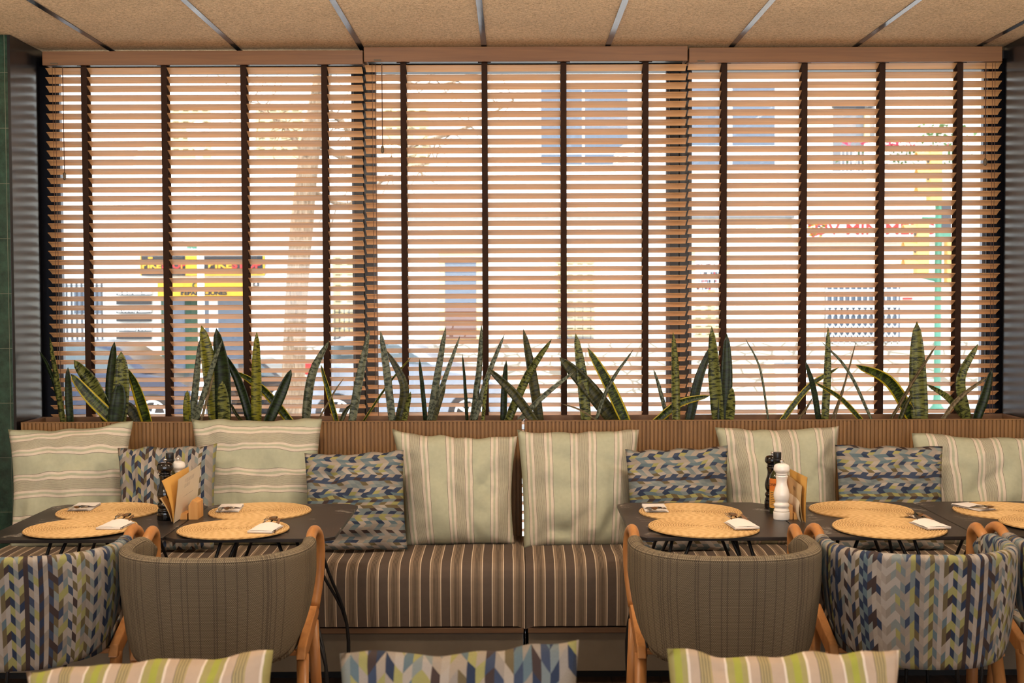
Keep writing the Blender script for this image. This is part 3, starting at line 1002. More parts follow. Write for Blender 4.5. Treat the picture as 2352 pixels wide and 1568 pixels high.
# ------------------------------------------------------------------ tables
TZ = 0.76
YN, YF = 4.10, 4.80
def make_table(x0, x1, label, first=None):
    cx, cy = (x0 + x1) / 2, (YN + YF) / 2
    r = empty('cafe_table', (cx, cy, 0))
    tag(r, label, 'table', 'dark marbled cafe tables in front of the banquette')
    hw, hd, ch = (x1 - x0) / 2 - 0.0008, (YF - YN) / 2, 0.045
    poly = [(-hw + ch, -hd), (hw - ch, -hd), (hw, -hd + ch), (hw, hd - ch), (hw - ch, hd), (-hw + ch, hd), (-hw, hd - ch), (-hw, -hd + ch)]
    MB().prism(poly, 'Z', TZ - 0.013, TZ).build('tabletop', M['table'], r, bevel=0.002)
    MB().box(-0.17, 0.17, -0.2, 0.2, TZ - 0.020, TZ - 0.0135).build('mounting_plate', M['black'], r)
    for sx in (-1, 1):
        for sy in (-1, 1):
            m = MB()
            f = Vector((sx * 0.245, sy * 0.27, 0.008))
            kx = f + Vector((0, 0, 0.30))
            for top in (Vector((sx * 0.125, sy * 0.155, TZ - 0.021)), Vector((sx * 0.062, sy * 0.185, TZ - 0.021))):
                pts = catmull([top, top.lerp(kx, 0.5), kx, f], 12)
                m.tube(pts, 0.0062, 8)
            m.lathe([(0.009, -0.008), (0.011, 0.0), (0.008, 0.006)], 10, tuple(f))
            m.build('leg', M['black'], r, smooth=True)
    return r
make_table(-1.775, -1.172, 'dark marbled cafe table nearest the green tiled column')
make_table(-1.170, -0.595, 'dark marbled cafe table whose free end faces the open stretch of bench')
make_table(0.400, 0.975, 'dark marbled cafe table carrying the white pepper mill')
make_table(0.977, 1.550, 'dark marbled cafe table between the white mill table and the view edge')
make_table(1.552, 2.130, 'dark marbled cafe table cut off by the edge of the view')

# ------------------------------------------------------------------ placemats
def placemat_mesh(R=0.189, th=0.0065):
    mb = MB()
    rings = 22
    prof = [(0.0005, 0.0)]
    pr = []
    step = R / rings
    seg = 120
    for i in range(rings):
        r0 = i * step
        for k in range(4):
            f = k / 4
            pr.append((r0 + step * f, th * 0.72 + th * 0.28 * math.sin(math.pi * f)))
    pr.append((R, th * 0.6))
    pr.append((R + 0.0012, th * 0.35))
    pr.append((R - 0.001, 0.0))
    pr[0] = (0.0004, th * 0.72)
    b = 0
    for r, z in pr:
        for k in range(seg):
            a = 2 * math.pi * k / seg
            wob = 1.0
            if r > R * 0.93:
                wob = 1 + 0.0035 * math.sin(a * 60) + 0.004 * math.sin(a * 3 + 1)
            mb.v.append((r * wob * math.cos(a), r * wob * math.sin(a), z))
    for i in range(len(pr) - 1):
        for k in range(seg):
            k2 = (k + 1) % seg
            mb.f.append([i * seg + k, i * seg + k2, (i + 1) * seg + k2, (i + 1) * seg + k])
            mb.uv.append(None)
    mb.f.append(list(range(seg))[::-1]); mb.uv.append(None)
    mb.f[-1] = mb.f[-1][::-1]
    mb.f.append([(len(pr) - 1) * seg + k for k in range(seg)][::-1]); mb.uv.append(None)
    return mb.mesh('placemat', M['jute'], True)
pm = placemat_mesh()
MATS = [
 ((250, 1173), 0, 'round jute placemat nearest the banquette on the table by the tiled column'),
 ((186, 1214), 1, 'round jute placemat at the chair side of the table by the tiled column'),
 ((597, 1173), 0, 'round jute placemat nearest the banquette on the table with the open end'),
 ((537, 1217), 1, 'round jute placemat at the chair side, in front of the folded menu cards'),
 ((1586, 1175), 0, 'round jute placemat nearest the banquette on the white pepper mill table'),
 ((1616, 1212), 1, 'round jute placemat at the chair side of the white pepper mill table'),
 ((1977, 1170), 0, 'round jute placemat with nothing on it, behind one holding a napkin'),
 ((2042, 1213), 1, 'round jute placemat lapping over the empty one, holding a white napkin'),
 ((2312, 1172), 0, 'round jute placemat nearest the banquette on the cut-off table'),
 ((2428, 1203), 1, 'round jute placemat at the chair side of the cut-off table, barely in view'),
]
for (mx, my), fr_, lab in MATS:
    o = bpy.data.objects.new('placemat', pm)
    COL.objects.link(o)
    o.location = PZ(mx, my, TZ + 0.004)
    o.location.z = TZ + (0.0045 if fr_ else 0.0004)
    o.rotation_euler = (math.radians(0.75) if fr_ else 0, 0, mx)
    tag(o, lab, 'placemat', 'round jute placemats')

# ------------------------------------------------------------------ cutlery and napkins
def fork_mesh():
    m = MB()
    hp = [(-0.10, 0.0055), (-0.09, 0.0075), (-0.04, 0.004), (0.0, 0.003), (0.03, 0.0035), (0.042, 0.009), (0.05, 0.0105)]
    for i in range(len(hp) - 1):
        (y0, w0), (y1, w1) = hp[i], hp[i + 1]
        z0 = 0.002 + 0.005 * math.sin(max(0, (y0 + 0.02)) * 20)
        z1 = 0.002 + 0.005 * math.sin(max(0, (y1 + 0.02)) * 20)
        m.add([(-w0, y0, z0), (w0, y0, z0), (w1, y1, z1), (-w1, y1, z1), (-w0, y0, z0 + 0.0018), (w0, y0, z0 + 0.0018), (w1, y1, z1 + 0.0018), (-w1, y1, z1 + 0.0018)],
              [(0, 3, 2, 1), (4, 5, 6, 7), (0, 1, 5, 4), (1, 2, 6, 5), (2, 3, 7, 6), (3, 0, 4, 7)])
    for k in range(4):
        x = -0.0088 + k * 0.00587
        m.tube([(x, 0.049, 0.0075), (x, 0.07, 0.0055), (x * 1.05, 0.09, 0.0085)], [0.0015, 0.0014, 0.0008], 6)
    return m.mesh('fork', M['steel'], True)
def spoon_mesh():
    m = MB()
    def sh(y, w, z):
        return [(-w, y, z), (w, y, z)]
    hp = [(-0.10, 0.0055), (-0.09, 0.0075), (-0.04, 0.004), (0.0, 0.003), (0.045, 0.0035)]
    for i in range(len(hp) - 1):
        (y0, w0), (y1, w1) = hp[i], hp[i + 1]
        z0 = 0.003 + 0.004 * max(0, y0 + 0.02) * 12
        z1 = 0.003 + 0.004 * max(0, y1 + 0.02) * 12
        m.add([(-w0, y0, z0), (w0, y0, z0), (w1, y1, z1), (-w1, y1, z1), (-w0, y0, z0 + 0.0018), (w0, y0, z0 + 0.0018), (w1, y1, z1 + 0.0018), (-w1, y1, z1 + 0.0018)],
              [(0, 3, 2, 1), (4, 5, 6, 7), (0, 1, 5, 4), (1, 2, 6, 5), (2, 3, 7, 6), (3, 0, 4, 7)])
    for sg, fl in ((0.0, True), (0.0012, False)):
        def bowl(u, v):
            r = v
            a = u * 2 * math.pi
            x = 0.0165 * r * math.cos(a)
            y = 0.067 + 0.0245 * r * math.sin(a)
            z = 0.0095 - 0.0075 * (1 - r * r) - sg
            return (x, y, z), (u, v)
        m.grid(bowl, 20, 6, fl)
    return m.mesh('spoon', M['steel'], True)
def knife_mesh():
    m = MB()
    m.prism([(-0.008, -0.10), (0.008, -0.10), (0.0055, -0.02), (0.0065, 0.0), (0.009, 0.03), (0.008, 0.075), (0.002, 0.092), (-0.004, 0.085), (-0.0055, 0.0), (-0.0055, -0.02)], 'Z', 0.002, 0.0042)
    return m.mesh('knife', M['steel'])
def napkin_mesh(back):
    """two layers of folded paper: a lower sheet and a shorter pocket on top"""
    m = MB()
    def layer(y0, y1, z, x0, x1, puff):
        def f(u, v):
            x = x0 + (x1 - x0) * u
            y = y0 + (y1 - y0) * v
            return (x, y, z + puff * math.sin(math.pi * u) ** 0.7 * (0.35 + 0.65 * v) + 0.0009 * mnoise.noise(Vector((x * 60, y * 50, z * 99)))), (u, v)
        m.grid(f, 10, 10)
        def g(u, v):
            p, t = f(u, v)
            return (p[0], p[1], p[2] - 0.0008), t
        m.grid(g, 10, 10, True)
    layer(-0.075, 0.062, 0.0012, -0.043, 0.042, 0.0)
    layer(-0.075, 0.058, 0.0026, -0.041, 0.043, 0.0006)
    layer(-0.075, 0.040 if not back else 0.012, 0.0072, -0.042, 0.042, 0.010 if not back else 0.005)
    # closed end fold
    m.box(-0.042, 0.042, -0.0765, -0.0748, 0.0006, 0.0085)
    return m.mesh('napkin', M['paper'], True)
fk, spn, knf = fork_mesh(), spoon_mesh(), knife_mesh()
nkf, nkb = napkin_mesh(False), napkin_mesh(True)
SETS = [  # centre of the napkin in the photo, rear?, rotation, wording
 (192, 1166, 1, 2, 'on the mat by the tiled column, nearest the banquette', 3, 2, -4),
 (268, 1210, 0, -4, 'on the chair-side mat by the tiled column', 3, 0, 6),
 (527, 1169, 1, 4, 'on the banquette-side mat beside the menu cards', -4, 5, 3),
 (612, 1218, 0, -6, 'on the chair-side mat in front of the menu cards', 0, 4, 10),
 (1505, 1169, 1, 0, 'on the banquette-side mat of the white mill table', 2, -6, 3),
 (1702, 1209, 0, 6, 'on the chair-side mat of the white mill table', -2, 8, 0),
 (2133, 1209, 0, 8, 'on the mat lapping over the empty one', 2, -4, 0),
 (2240, 1166, 1, 24, 'on the banquette-side mat of the cut-off table', -6, 4, 8),
]
for px_, py_, rear, rot, wh, r1, r2, r3 in SETS:
    c0 = PZ(px_, py_, TZ + 0.008)
    rz = math.radians(rot + (180 if rear else 0))
    zb = TZ + (0.0075 if rear else 0.0125)
    def put(me, name, dx, dy, dz, ra, lab, cat, grp):
        o = bpy.data.objects.new(name, me)
        COL.objects.link(o)
        c, s = math.cos(rz), math.sin(rz)
        o.location = (c0.x + dx * c - dy * s, c0.y + dx * s + dy * c, zb + dz)
        o.rotation_euler = (0, 0, rz + math.radians(ra))
        if name != 'napkin':
            o.scale = (0.88, 0.88, 0.88)
            o.rotation_euler = (Matrix.Rotation(rz + math.radians(ra), 3, 'Z') @ Matrix.Rotation(math.radians(2.5 if rear else 7), 3, 'X')).to_euler()
            o.location.z += 0.0015 if rear else 0.004
        tag(o, lab, cat, grp)
    put(nkb if rear else nkf, 'napkin', 0, 0, 0, 0, 'folded white paper napkin ' + wh, 'napkin', 'folded white napkins')
    pull = 0.012 if rear else 0.030
    put(fk, 'fork', -0.022, pull, 0.0042, r1, 'steel fork tucked in the napkin ' + wh, 'fork', 'forks in the napkins')
    put(spn, 'spoon', 0.004, pull - 0.004, 0.0046, r2, 'steel spoon tucked in the napkin ' + wh, 'spoon', 'spoons in the napkins')
    put(knf, 'knife', 0.028, pull - 0.008, 0.0038, r3, 'steel knife tucked in the napkin ' + wh, 'knife', 'knives in the napkins')

# ------------------------------------------------------------------ mills, bottles, menus
def smooth_prof(pts, n=6):
    v = catmull([(p[0], p[1], 0) for p in pts], n * (len(pts) - 1))
    return [(max(0.0004, p.x), p.y) for p in v]
def mill(px_, py_, h, mat, label, cat='pepper mill'):
    c0 = PZ(px_, py_, TZ)
    r = empty('pepper_mill', (c0.x, c0.y, TZ))
    tag(r, label, cat, 'pepper and salt mills')
    k = h / 0.215
    body = [(0.028, 0.0), (0.0295, 0.004), (0.0295, 0.028)]
    MB().lathe([(a * k, b * k) for a, b in body], 32).build('base', mat, r, smooth=True, bevel=0.001)
    bp = smooth_prof([(0.026, 0.0285), (0.028, 0.033), (0.0245, 0.042), (0.028, 0.050), (0.0275, 0.056), (0.023, 0.063), (0.027, 0.075), (0.0285, 0.09),
                      (0.025, 0.108), (0.020, 0.125), (0.019, 0.14), (0.0215, 0.152), (0.0225, 0.156), (0.019, 0.160)])
    MB().lathe([(a * k, b * k) for a, b in bp], 32).build('body', mat, r, smooth=True)
    hp = smooth_prof([(0.019, 0.161), (0.0215, 0.163), (0.0195, 0.167), (0.0275, 0.176), (0.0285, 0.185), (0.025, 0.196), (0.014, 0.2015), (0.004, 0.2025)])
    hd = MB().lathe([(a * k, b * k) for a, b in hp], 32).build('head', mat, r, smooth=True)
    kp = smooth_prof([(0.004, 0.2022), (0.0035, 0.205), (0.0065, 0.208), (0.0068, 0.212), (0.004, 0.2148), (0.0006, 0.2152)], 4)
    MB().lathe([(a * k, b * k) for a, b in kp], 16).build('knob', M['chrome'], hd, smooth=True)
    return r
def bottle(px_, py_, h, label, lettered):
    c0 = PZ(px_, py_, TZ)
    r = empty('oil_bottle', (c0.x, c0.y, TZ))
    tag(r, label, 'bottle', 'dark oil bottles')
    k = h / 0.225
    pr = smooth_prof([(0.026, 0.0), (0.0275, 0.004), (0.0275, 0.06), (0.0275, 0.128), (0.025, 0.142), (0.015, 0.158), (0.0125, 0.17), (0.0125, 0.196)])
    MB().lathe([(a * k, b * k) for a, b in pr], 32).build('glass_body', M['oilglass'], r, smooth=True)
    cp = [(0.0135, 0.19), (0.0145, 0.192), (0.0145, 0.2), (0.0135, 0.2015), (0.0145, 0.203), (0.0145, 0.223), (0.0135, 0.225)]
    MB().lathe([(a * k, b * k) for a, b in cp], 24).build('cap', M['cap'], r, smooth=True, bevel=0.0004)
    if lettered:
        for z0, z1, mt in ((0.022, 0.085, M['label2']), (0.085, 0.13, M['label'])):
            q = MB()
            q.grid(lambda u, v: ((0.0279 * k * math.cos(math.radians(170 + 200 * u)), 0.0279 * k * math.sin(math.radians(170 + 200 * u)), (z0 + (z1 - z0) * v) * k), (u, v)), 24, 2)
            lb = q.build('label', mt, r, smooth=True)
            if z0 > 0.05:
                text('ONNO', 0.014, (-0.016 * k, -0.0245 * k, 0.108 * k), M['ink'], lb, (math.pi / 2, 0, math.radians(-32)), 0.0002)
        for i in range(8):
            q = MB()
            zz = 0.078 - i * 0.0065
            q.grid(lambda u, v: ((0.0281 * k * math.cos(math.radians(200 + (28 + 6 * (i % 3)) * u)), 0.0281 * k * math.sin(math.radians(200 + (28 + 6 * (i % 3)) * u)), (zz + 0.0018 * v) * k), (u, v)), 6, 1)
            q.build('small_print', M['ink'], r)
    return r
mill(381, 1193, 0.222, M['blacklacquer'], 'glossy black pepper mill next to the folded menu cards, nearest of its cluster')
bottle(392, 1180, 0.228, 'dark oil bottle with black cap, behind the black mill and menu cards', False)
mill(410, 1176, 0.205, M['whiteceramic'], 'white salt mill mostly hidden behind the standing menu cards', 'salt mill')
mill(1795, 1192, 0.214, M['whiteceramic'], 'glossy white salt mill in front of the orange-labelled bottle', 'salt mill')
bottle(1785, 1178, 0.226, 'dark oil bottle with orange and yellow label, behind the white mill', True)
mill(1774, 1166, 0.213, M['blacklacquer'], 'black pepper mill half hidden behind the orange-labelled bottle')

def sheet(c, bulge, mat, name, parent, off, th=0.0012):
    """c: near-bottom, far-bottom, far-top, near-top world points"""
    m = MB()
    a = [Vector(p) for p in c]
    nrm = (a[1] - a[0]).cross(a[3] - a[0]).normalized()
    def f(u, v, t=0.0):
        p = (a[0] * (1 - u) + a[1] * u) * (1 - v) + (a[3] * (1 - u) + a[2] * u) * v
        p = p + nrm * (bulge * math.sin(math.pi * (0.15 + 0.85 * v)) * (1 - 0.4 * u) + t) - off
        return p, (u, v)
    m.grid(lambda u, v: f(u, v), 6, 10)
    m.grid(lambda u, v: f(u, v, th), 6, 10, True)
    return m.build(name, mat, parent, smooth=True), nrm, a
def menu_thing(c, bulge, mat, label, words):
    o = Vector(c[0])
    r = empty('menu_card', o)
    tag(r, label, 'menu', 'menu cards in the wooden holders')
    sh, nrm, a = sheet(c, bulge, mat, 'card', r, o)
    ux = (a[1] - a[0]).normalized()
    face = -nrm if nrm.dot(a[0] - Vector((0, 0, EYE))) > 0 else nrm
    if words:
        for (s, size, u, v, mt) in words:
            p = (a[0] * (1 - u) + a[1] * u) * (1 - v) + (a[3] * (1 - u) + a[2] * u) * v
            p = p + nrm * (bulge * math.sin(math.pi * (0.15 + 0.85 * v)) * (1 - 0.4 * u)) + face * 0.0016 - o
            uy = (a[3] - a[0]).normalized()
            xr = ux if (ux.cross(uy)).dot(face) > 0 else -ux
            mt3 = Matrix((xr, uy, xr.cross(uy))).transposed()
            t = text(s, size, p, mt, sh, mt3.to_euler(), 0.0001)
    return r
def W(px_, py_, Y):
    return tuple(P(px_, py_, Y))
# cards on the tiled-column side
nb0, fb0 = W(397, 1202, 4.38), W(450, 1163, 4.66)
menu_thing([nb0, fb0, W(460, 1066, 4.66), W(409, 1101, 4.38)], 0.002, M['menuwhite'],
           'pale laminated menu card, the front one beside the black mill',
           [('- -- ------- -- -----------', 0.014, 0.5, 0.50, M['greyink']), ('/ / // / // / / //', 0.022, 0.5, 0.84, M['greyink']), ('/ // / // / /', 0.018, 0.42, 0.73, M['greyink'])])
menu_thing([W(394, 1200, 4.37), W(426, 1165, 4.64), W(433, 1071, 4.64), W(371, 1104, 4.31)], 0.010, M['menuyellow'],
           'yellow menu card fanned open between two pale ones', [('BOD', 0.016, 0.5, 0.66, M['ink'])])
menu_thing([W(392, 1199, 4.36), W(412, 1172, 4.60), W(396, 1131, 4.60), W(366, 1144, 4.30)], 0.006, M['menukraft'],
           'short cream menu card bending outwards beside the black mill', None)
h1 = W(425, 1199, 4.42)
hb = empty('menu_holder', (h1[0], 4.50, TZ))
tag(hb, 'pine block menu holder beside the black mill, gripping the menu cards', 'menu holder', 'wooden menu holders')
MB().prism([(-0.030, 0.0), (-0.004, 0.0), (-0.004, 0.022), (-0.030, 0.022)], 'Y', -0.04, 0.04).build('slot_side', M['blockwood'], hb, bevel=0.001)
MB().prism([(0.002, 0.0), (0.036, 0.0), (0.036, 0.062), (0.016, 0.072), (0.002, 0.05)], 'Y', -0.04, 0.04).build('block', M['blockwood'], hb, bevel=0.001)
# cards on the mill side beyond the gap
menu_thing([W(1851, 1200, 4.35), W(1822, 1175, 4.55), W(1813, 1076, 4.56), W(1854, 1096, 4.35)], -0.003, M['menuyellow'],
           'yellow menu card standing behind two kraft-coloured ones, next to the white mill', None)
menu_thing([W(1847, 1200, 4.36), W(1820, 1176, 4.55), W(1806, 1087, 4.56), W(1842, 1116, 4.37)], -0.008, M['menukraft'],
           'kraft menu card with dark print, next to the white mill', [('| |: | |||', 0.014, 0.45, 0.80, M['ink'])])
menu_thing([W(1844, 1200, 4.37), W(1818, 1178, 4.54), W(1808, 1128, 4.55), W(1838, 1149, 4.38)], -0.010, M['menuwhite'],
           'short pale menu card lowest of the set by the white mill', None)
h2 = W(1822, 1196, 4.42)
hb = empty('menu_holder', (h2[0], 4.46, TZ))
tag(hb, 'wooden menu holder half hidden behind the white mill', 'menu holder', 'wooden menu holders')
MB().prism([(-0.040, 0.0), (-0.002, 0.0), (-0.002, 0.05), (-0.02, 0.06), (-0.040, 0.05)], 'Y', -0.04, 0.04).build('block', M['blockwood'], hb, bevel=0.001)
MB().prism([(0.002, 0.0), (0.03, 0.0), (0.03, 0.022), (0.002, 0.022)], 'Y', -0.04, 0.04).build('slot_side', M['blockwood'], hb, bevel=0.001)
# ------------------------------------------------------------------ armchairs
def armchair(cx, cy, rz, fabric, label):
    r = empty('armchair', (cx, cy, 0), rz)
    tag(r, label, 'chair', 'upholstered armchairs at the tables')
    zt, zb, hx, hy = 0.808, 0.475, 0.292, 0.275
    arc = [0.0]
    def plan(ph, k=1.0):
        return (hx * math.copysign(abs(math.sin(ph)) ** 0.80, math.sin(ph)), -hy * math.copysign(abs(math.cos(ph)) ** 0.86, math.cos(ph)))
    for i in range(1, 301):
        arc.append(arc[-1] + math.dist(plan((i - 1) * 0.01), plan(i * 0.01)))
    def arclen(ph):
        q = abs(ph) * 100
        i = min(299, int(q))
        return math.copysign(arc[i] + (arc[i + 1] - arc[i]) * (q - i), ph)
    def mid(u, v, off):
        v = min(1.0, max(0.0, v))
        au = abs(u)
        Phi = math.radians(84 + 34 * v ** 0.6)
        ph = u * Phi
        s = 0.90 + 0.10 * min(1, v * 1.5) ** 0.7
        sx, cy_ = math.sin(ph), math.cos(ph)
        x = (hx * s - off) * math.copysign(abs(sx) ** 0.80, sx)
        y = -(hy * (0.90 + 0.10 * v) - off) * math.copysign(abs(cy_) ** 0.86, cy_)
        z = zb + (zt - zb) * v + (1 - v) ** 1.3 * (0.045 * au ** 2 + 0.07 * au ** 6) - 0.035 * max(0, (au - 0.86) / 0.14) ** 2 * v
        return Vector((x, y + 0.0, z)), (arclen(ph) + 1.0, z)
    m = MB()
    NU, NV = 44, 14
    T = 0.042
    b0 = 0
    def closed(u, w):
        # w runs: outer bottom -> outer top -> rim -> inner top -> inner bottom
        uu = u * 2 - 1
        if w < 0.42:
            v = w / 0.42
            p, t = mid(uu, v, 0)
            p.z -= 0.012 * v ** 6
            return p, t
        if w < 0.58:
            a = (w - 0.42) / 0.16 * math.pi
            off = T / 2 * (1 - math.cos(a))
            p, t = mid(uu, 1.0, off)
            p.z += -0.012 + 0.017 * math.sin(a)
            return p, (t[0], t[1] + off)
        v = 1 - (w - 0.58) / 0.42
        p, t = mid(uu, v, T)
        p.z -= 0.012 * v ** 6
        return p, (t[0], 2 * zt - t[1] + T)
    m.grid(closed, NU, 40, False)
    n1 = 41
    for e, i in ((0, 0), (1, NU)):
        # rounded front edge of the wing: join outer and inner rows
        base = i * n1
        for j in range(20):
            q = [base + j, base + j + 1, base + 40 - j - 1, base + 40 - j]
            m.f.append(q if e == 0 else q[::-1])
            m.uv.append([(0.3, 0.1)] * 4 if len(q) == 4 else None)
    # bottom
    for i in range(NU):
        m.f.append([i * n1, i * n1 + 40, (i + 1) * n1 + 40, (i + 1) * n1])
        m.uv.append([(0, 0)] * 4)
    m.build('upholstered_shell', fabric, r, smooth=True)
    s = MB()
    def seat(u, v):
        a = u * 2 * math.pi
        x0 = 0.232 * math.copysign(abs(math.cos(a)) ** 0.6, math.cos(a))
        y0 = 0.235 * math.copysign(abs(math.sin(a)) ** 0.6, math.sin(a)) + 0.03
        k = min(1, v * 3) if v < 0.34 else (1 if v < 0.66 else max(0, (1 - v) * 3))
        z = 0.479 if v < 0.34 else (0.479 + (v - 0.34) / 0.32 * 0.05 if v < 0.66 else 0.529 + 0.012 * (1 - k))
        k = k ** 0.5 if k > 0 else 0
        return (x0 * k, (y0 - 0.03) * k + 0.03, z), (x0 * k * 1.0 + 0.3, y0 * k)
    s.grid(seat, 40, 18, False)
    s.build('seat', fabric, r, smooth=True)
    for sx in (-1, 1):
        pts = catmull([(sx * 0.266, 0.095, 0.770), (sx * 0.260, 0.130, 0.798), (sx * 0.262, 0.185, 0.810), (sx * 0.267, 0.235, 0.785), (sx * 0.270, 0.250, 0.725),
                       (sx * 0.266, 0.240, 0.64), (sx * 0.256, 0.212, 0.55)], 26)
        MB().tube(pts, [0.0165] * 27, 14).build('arm', M['chairwood'], r, smooth=True)
        q = MB()
        q.prism([(0.232, 0.555), (0.185, 0.562), (-0.03, 0.49), (-0.05, 0.455), (0.0, 0.45), (0.19, 0.51), (0.236, 0.53)], 'X', sx * 0.240, sx * 0.268)
        q.build('side_rail', M['chairwood'], r, bevel=0.004)
        for y0, y1, z0 in ((0.185, 0.235, 0.515), (-0.005, -0.14, 0.462)):
            MB().tube([(sx * 0.254, y0, z0), (sx * 0.262, (y0 + y1) / 2, z0 / 2), (sx * 0.272, y1, 0.0)], [0.019, 0.018, 0.013], 16).build('leg', M['chairwood'], r, smooth=True)
    MB().box(-0.239, 0.239, 0.16, 0.185, 0.462, 0.49).build('front_rail', M['chairwood'], r, bevel=0.003)
    MB().box(-0.239, 0.239, -0.03, -0.005, 0.462, 0.478).build('rear_rail', M['chairwood'], r, bevel=0.003)
    return r
armchair(-1.490, 3.825, math.radians(2), M['chev_v'], 'chevron-patterned armchair with blue and yellow columns, its back cut off beside the tiled column')
armchair(-0.903, 3.80, 0, M['tweed'], 'plain olive-grey tweed armchair at the table with the folded menu cards')
armchair(0.648, 3.80, 0, M['tweed'], 'plain olive-grey tweed armchair at the table with the white mill')
armchair(1.240, 3.81, 0, M['chev_v'], 'chevron-patterned armchair with its whole back in view, beside a tweed one')
armchair(1.835, 3.825, 0, M['chev_v'], 'chevron armchair at the cut-off table, only its wooden arm and leg in view')

# ------------------------------------------------------------------ street outside
GZ = -0.46
YFAC = 24.0
def ebox(m, x0, y0, x1, y1, Ya, Yb, loc):
    """photo rectangle at distance Ya, built as a box back to Yb"""
    a, b = P(x0, y1, Ya), P(x1, y0, Ya)
    m.box(a.x - loc.x, b.x - loc.x, Ya - loc.y, Yb - loc.y, a.z - loc.z, b.z - loc.z)
    return m
M['street'] = plain('asphalt', (150, 148, 146), 0.9)
M['pavement'] = plain('pavement', (190, 184, 176), 0.85)
M['facade'] = plain('white_facade', (226, 222, 214), 0.9)
M['facade2'] = plain('cream_facade', (232, 220, 202), 0.9)
M['shutter'] = plain('cream_shutter', (206, 184, 138), 0.7)
M['gap'] = plain('shutter_gap', (96, 84, 62), 0.9)
M['winglass'] = plain('far_window_glass', (88, 98, 112), 0.2)
M['ltframe'] = plain('white_frame', (228, 228, 226), 0.6)
M['signblack'] = plain('sign_black', (30, 32, 36), 0.6)
M['signyellow'] = plain('sign_yellow', (214, 158, 34), 0.6)
M['signred'] = plain('sign_red', (196, 46, 44), 0.6)
M['signwhite'] = plain('sign_white', (236, 236, 234), 0.6)
M['green'] = plain('pole_green', (74, 132, 108), 0.5)
M['shopgreen'] = plain('shop_green', (26, 66, 44), 0.5)
M['amber'] = plain('signal_amber', (220, 170, 96), 0.5)
M['door'] = plain('brown_door', (110, 72, 56), 0.6)
M['grey'] = plain('mid_grey', (120, 120, 122), 0.6)
M['greydark'] = plain('dark_grey', (58, 60, 66), 0.6)
M['tyre'] = plain('tyre', (40, 40, 42), 0.85)
M['silver'] = plain('car_silver', (150, 156, 168), 0.25, 0.5)
M['carblue'] = plain('car_dark_blue', (50, 58, 76), 0.2, 0.4)
M['carblack'] = plain('car_black', (34, 36, 40), 0.2, 0.3)
M['carglass'] = plain('car_glass', (52, 66, 70), 0.1, 0.0, 0.8)
M['taillight'] = plain('tail_light', (170, 30, 30), 0.3)
M['pink'] = plain('pink_flowers', (196, 60, 92), 0.8)
M['foliage'] = plain('balcony_foliage', (86, 112, 62), 0.8)
def m_bark():
    n = NT('tree_bark')
    o = n.obj()[0]
    v = n.noise(n.mapping(o, (14, 14, 3)), 2.0, 5, 0.6, 1.0)
    n.bump(v, 0.8, 0.03)
    return n.fin(n.ramp(v, [(0.35, lin((104, 84, 66))), (0.65, lin((160, 136, 112)))]), 0.95)
M['bark'] = m_bark()
def m_stone():
    n = NT('stone_cladding')
    o = n.obj()[0]
    vo = n.node('TexVoronoi', feature='DISTANCE_TO_EDGE')
    n.put(vo.inputs['Vector'], n.mapping(o, (1.6, 1.6, 3.2)))
    vo.inputs['Scale'].default_value = 1.5
    e = n.math('LESS_THAN', vo.outputs[0], 0.045)
    c = n.ramp(n.noise(o, 1.8, 3), [(0.35, lin((196, 182, 162))), (0.65, lin((226, 216, 200)))])
    return n.fin(n.mix(e, c, lin((140, 130, 116))), 0.9)
M['stone'] = m_stone()

structure(MB().box(-30, 30, 6.3, 60, GZ - 0.2, GZ).build('ground_outside', M['street']))
structure(MB().box(-30, 30, 6.26, 11.0, GZ, GZ + 0.13).build('pavement_near', M['pavement']))
structure(MB().box(-30, 30, 22.2, YFAC, GZ, GZ + 0.13).build('pavement_far', M['pavement']))

def shutters(b, loc, x0, y0, x1, y1, cols, rows, name='louvred_shutter'):
    fr = ebox(MB(), x0, y0, x1, y1, YFAC - 0.06, YFAC - 0.005, loc).build(name, M['shutter'], b)
    m = MB()
    for i in range(cols):
        for j in range(rows):
            cx0 = x0 + (x1 - x0) * (i + 0.22) / cols
            cx1 = x0 + (x1 - x0) * (i + 0.78) / cols
            yy = y0 + (y1 - y0) * (j + 0.5) / rows
            ebox(m, cx0, yy - 1.2, cx1, yy + 1.2, YFAC - 0.068, YFAC - 0.0605, loc)
    m.build('louvre_gaps', M['gap'], fr)
    return fr

b1 = empty('street_building', P(700, 700, YFAC))
tag(b1, 'white building across the street with cream louvred shutters and the bicycle shop', 'building')
L1 = b1.location.copy(); L1.z = GZ; b1.location = L1
ebox(MB(), -700, -900, 1552, 810, YFAC, YFAC + 4, L1).build('wall', M['facade'], b1)
ebox(MB(), 640, 782, 1552, 906, YFAC - 0.12, YFAC + 4, L1).build('stone_base', M['stone'], b1)
ebox(MB(), -700, 782, 640, 906, YFAC - 0.02, YFAC + 4, L1).build('rendered_base', M['facade'], b1)
ebox(MB(), -700, 494, 1552, 502, YFAC - 0.25, YFAC - 0.001, L1).build('ledge', M['grey'], b1)
shutters(b1, L1, 393, 248, 482, 362, 4, 9)
shutters(b1, L1, 588, 248, 692, 362, 4, 9)
shutters(b1, L1, 880, 248, 984, 380, 4, 10)
shutters(b1, L1, 764, 588, 818, 772, 2, 15)
shutters(b1, L1, 1276, 588, 1366, 772, 4, 15)
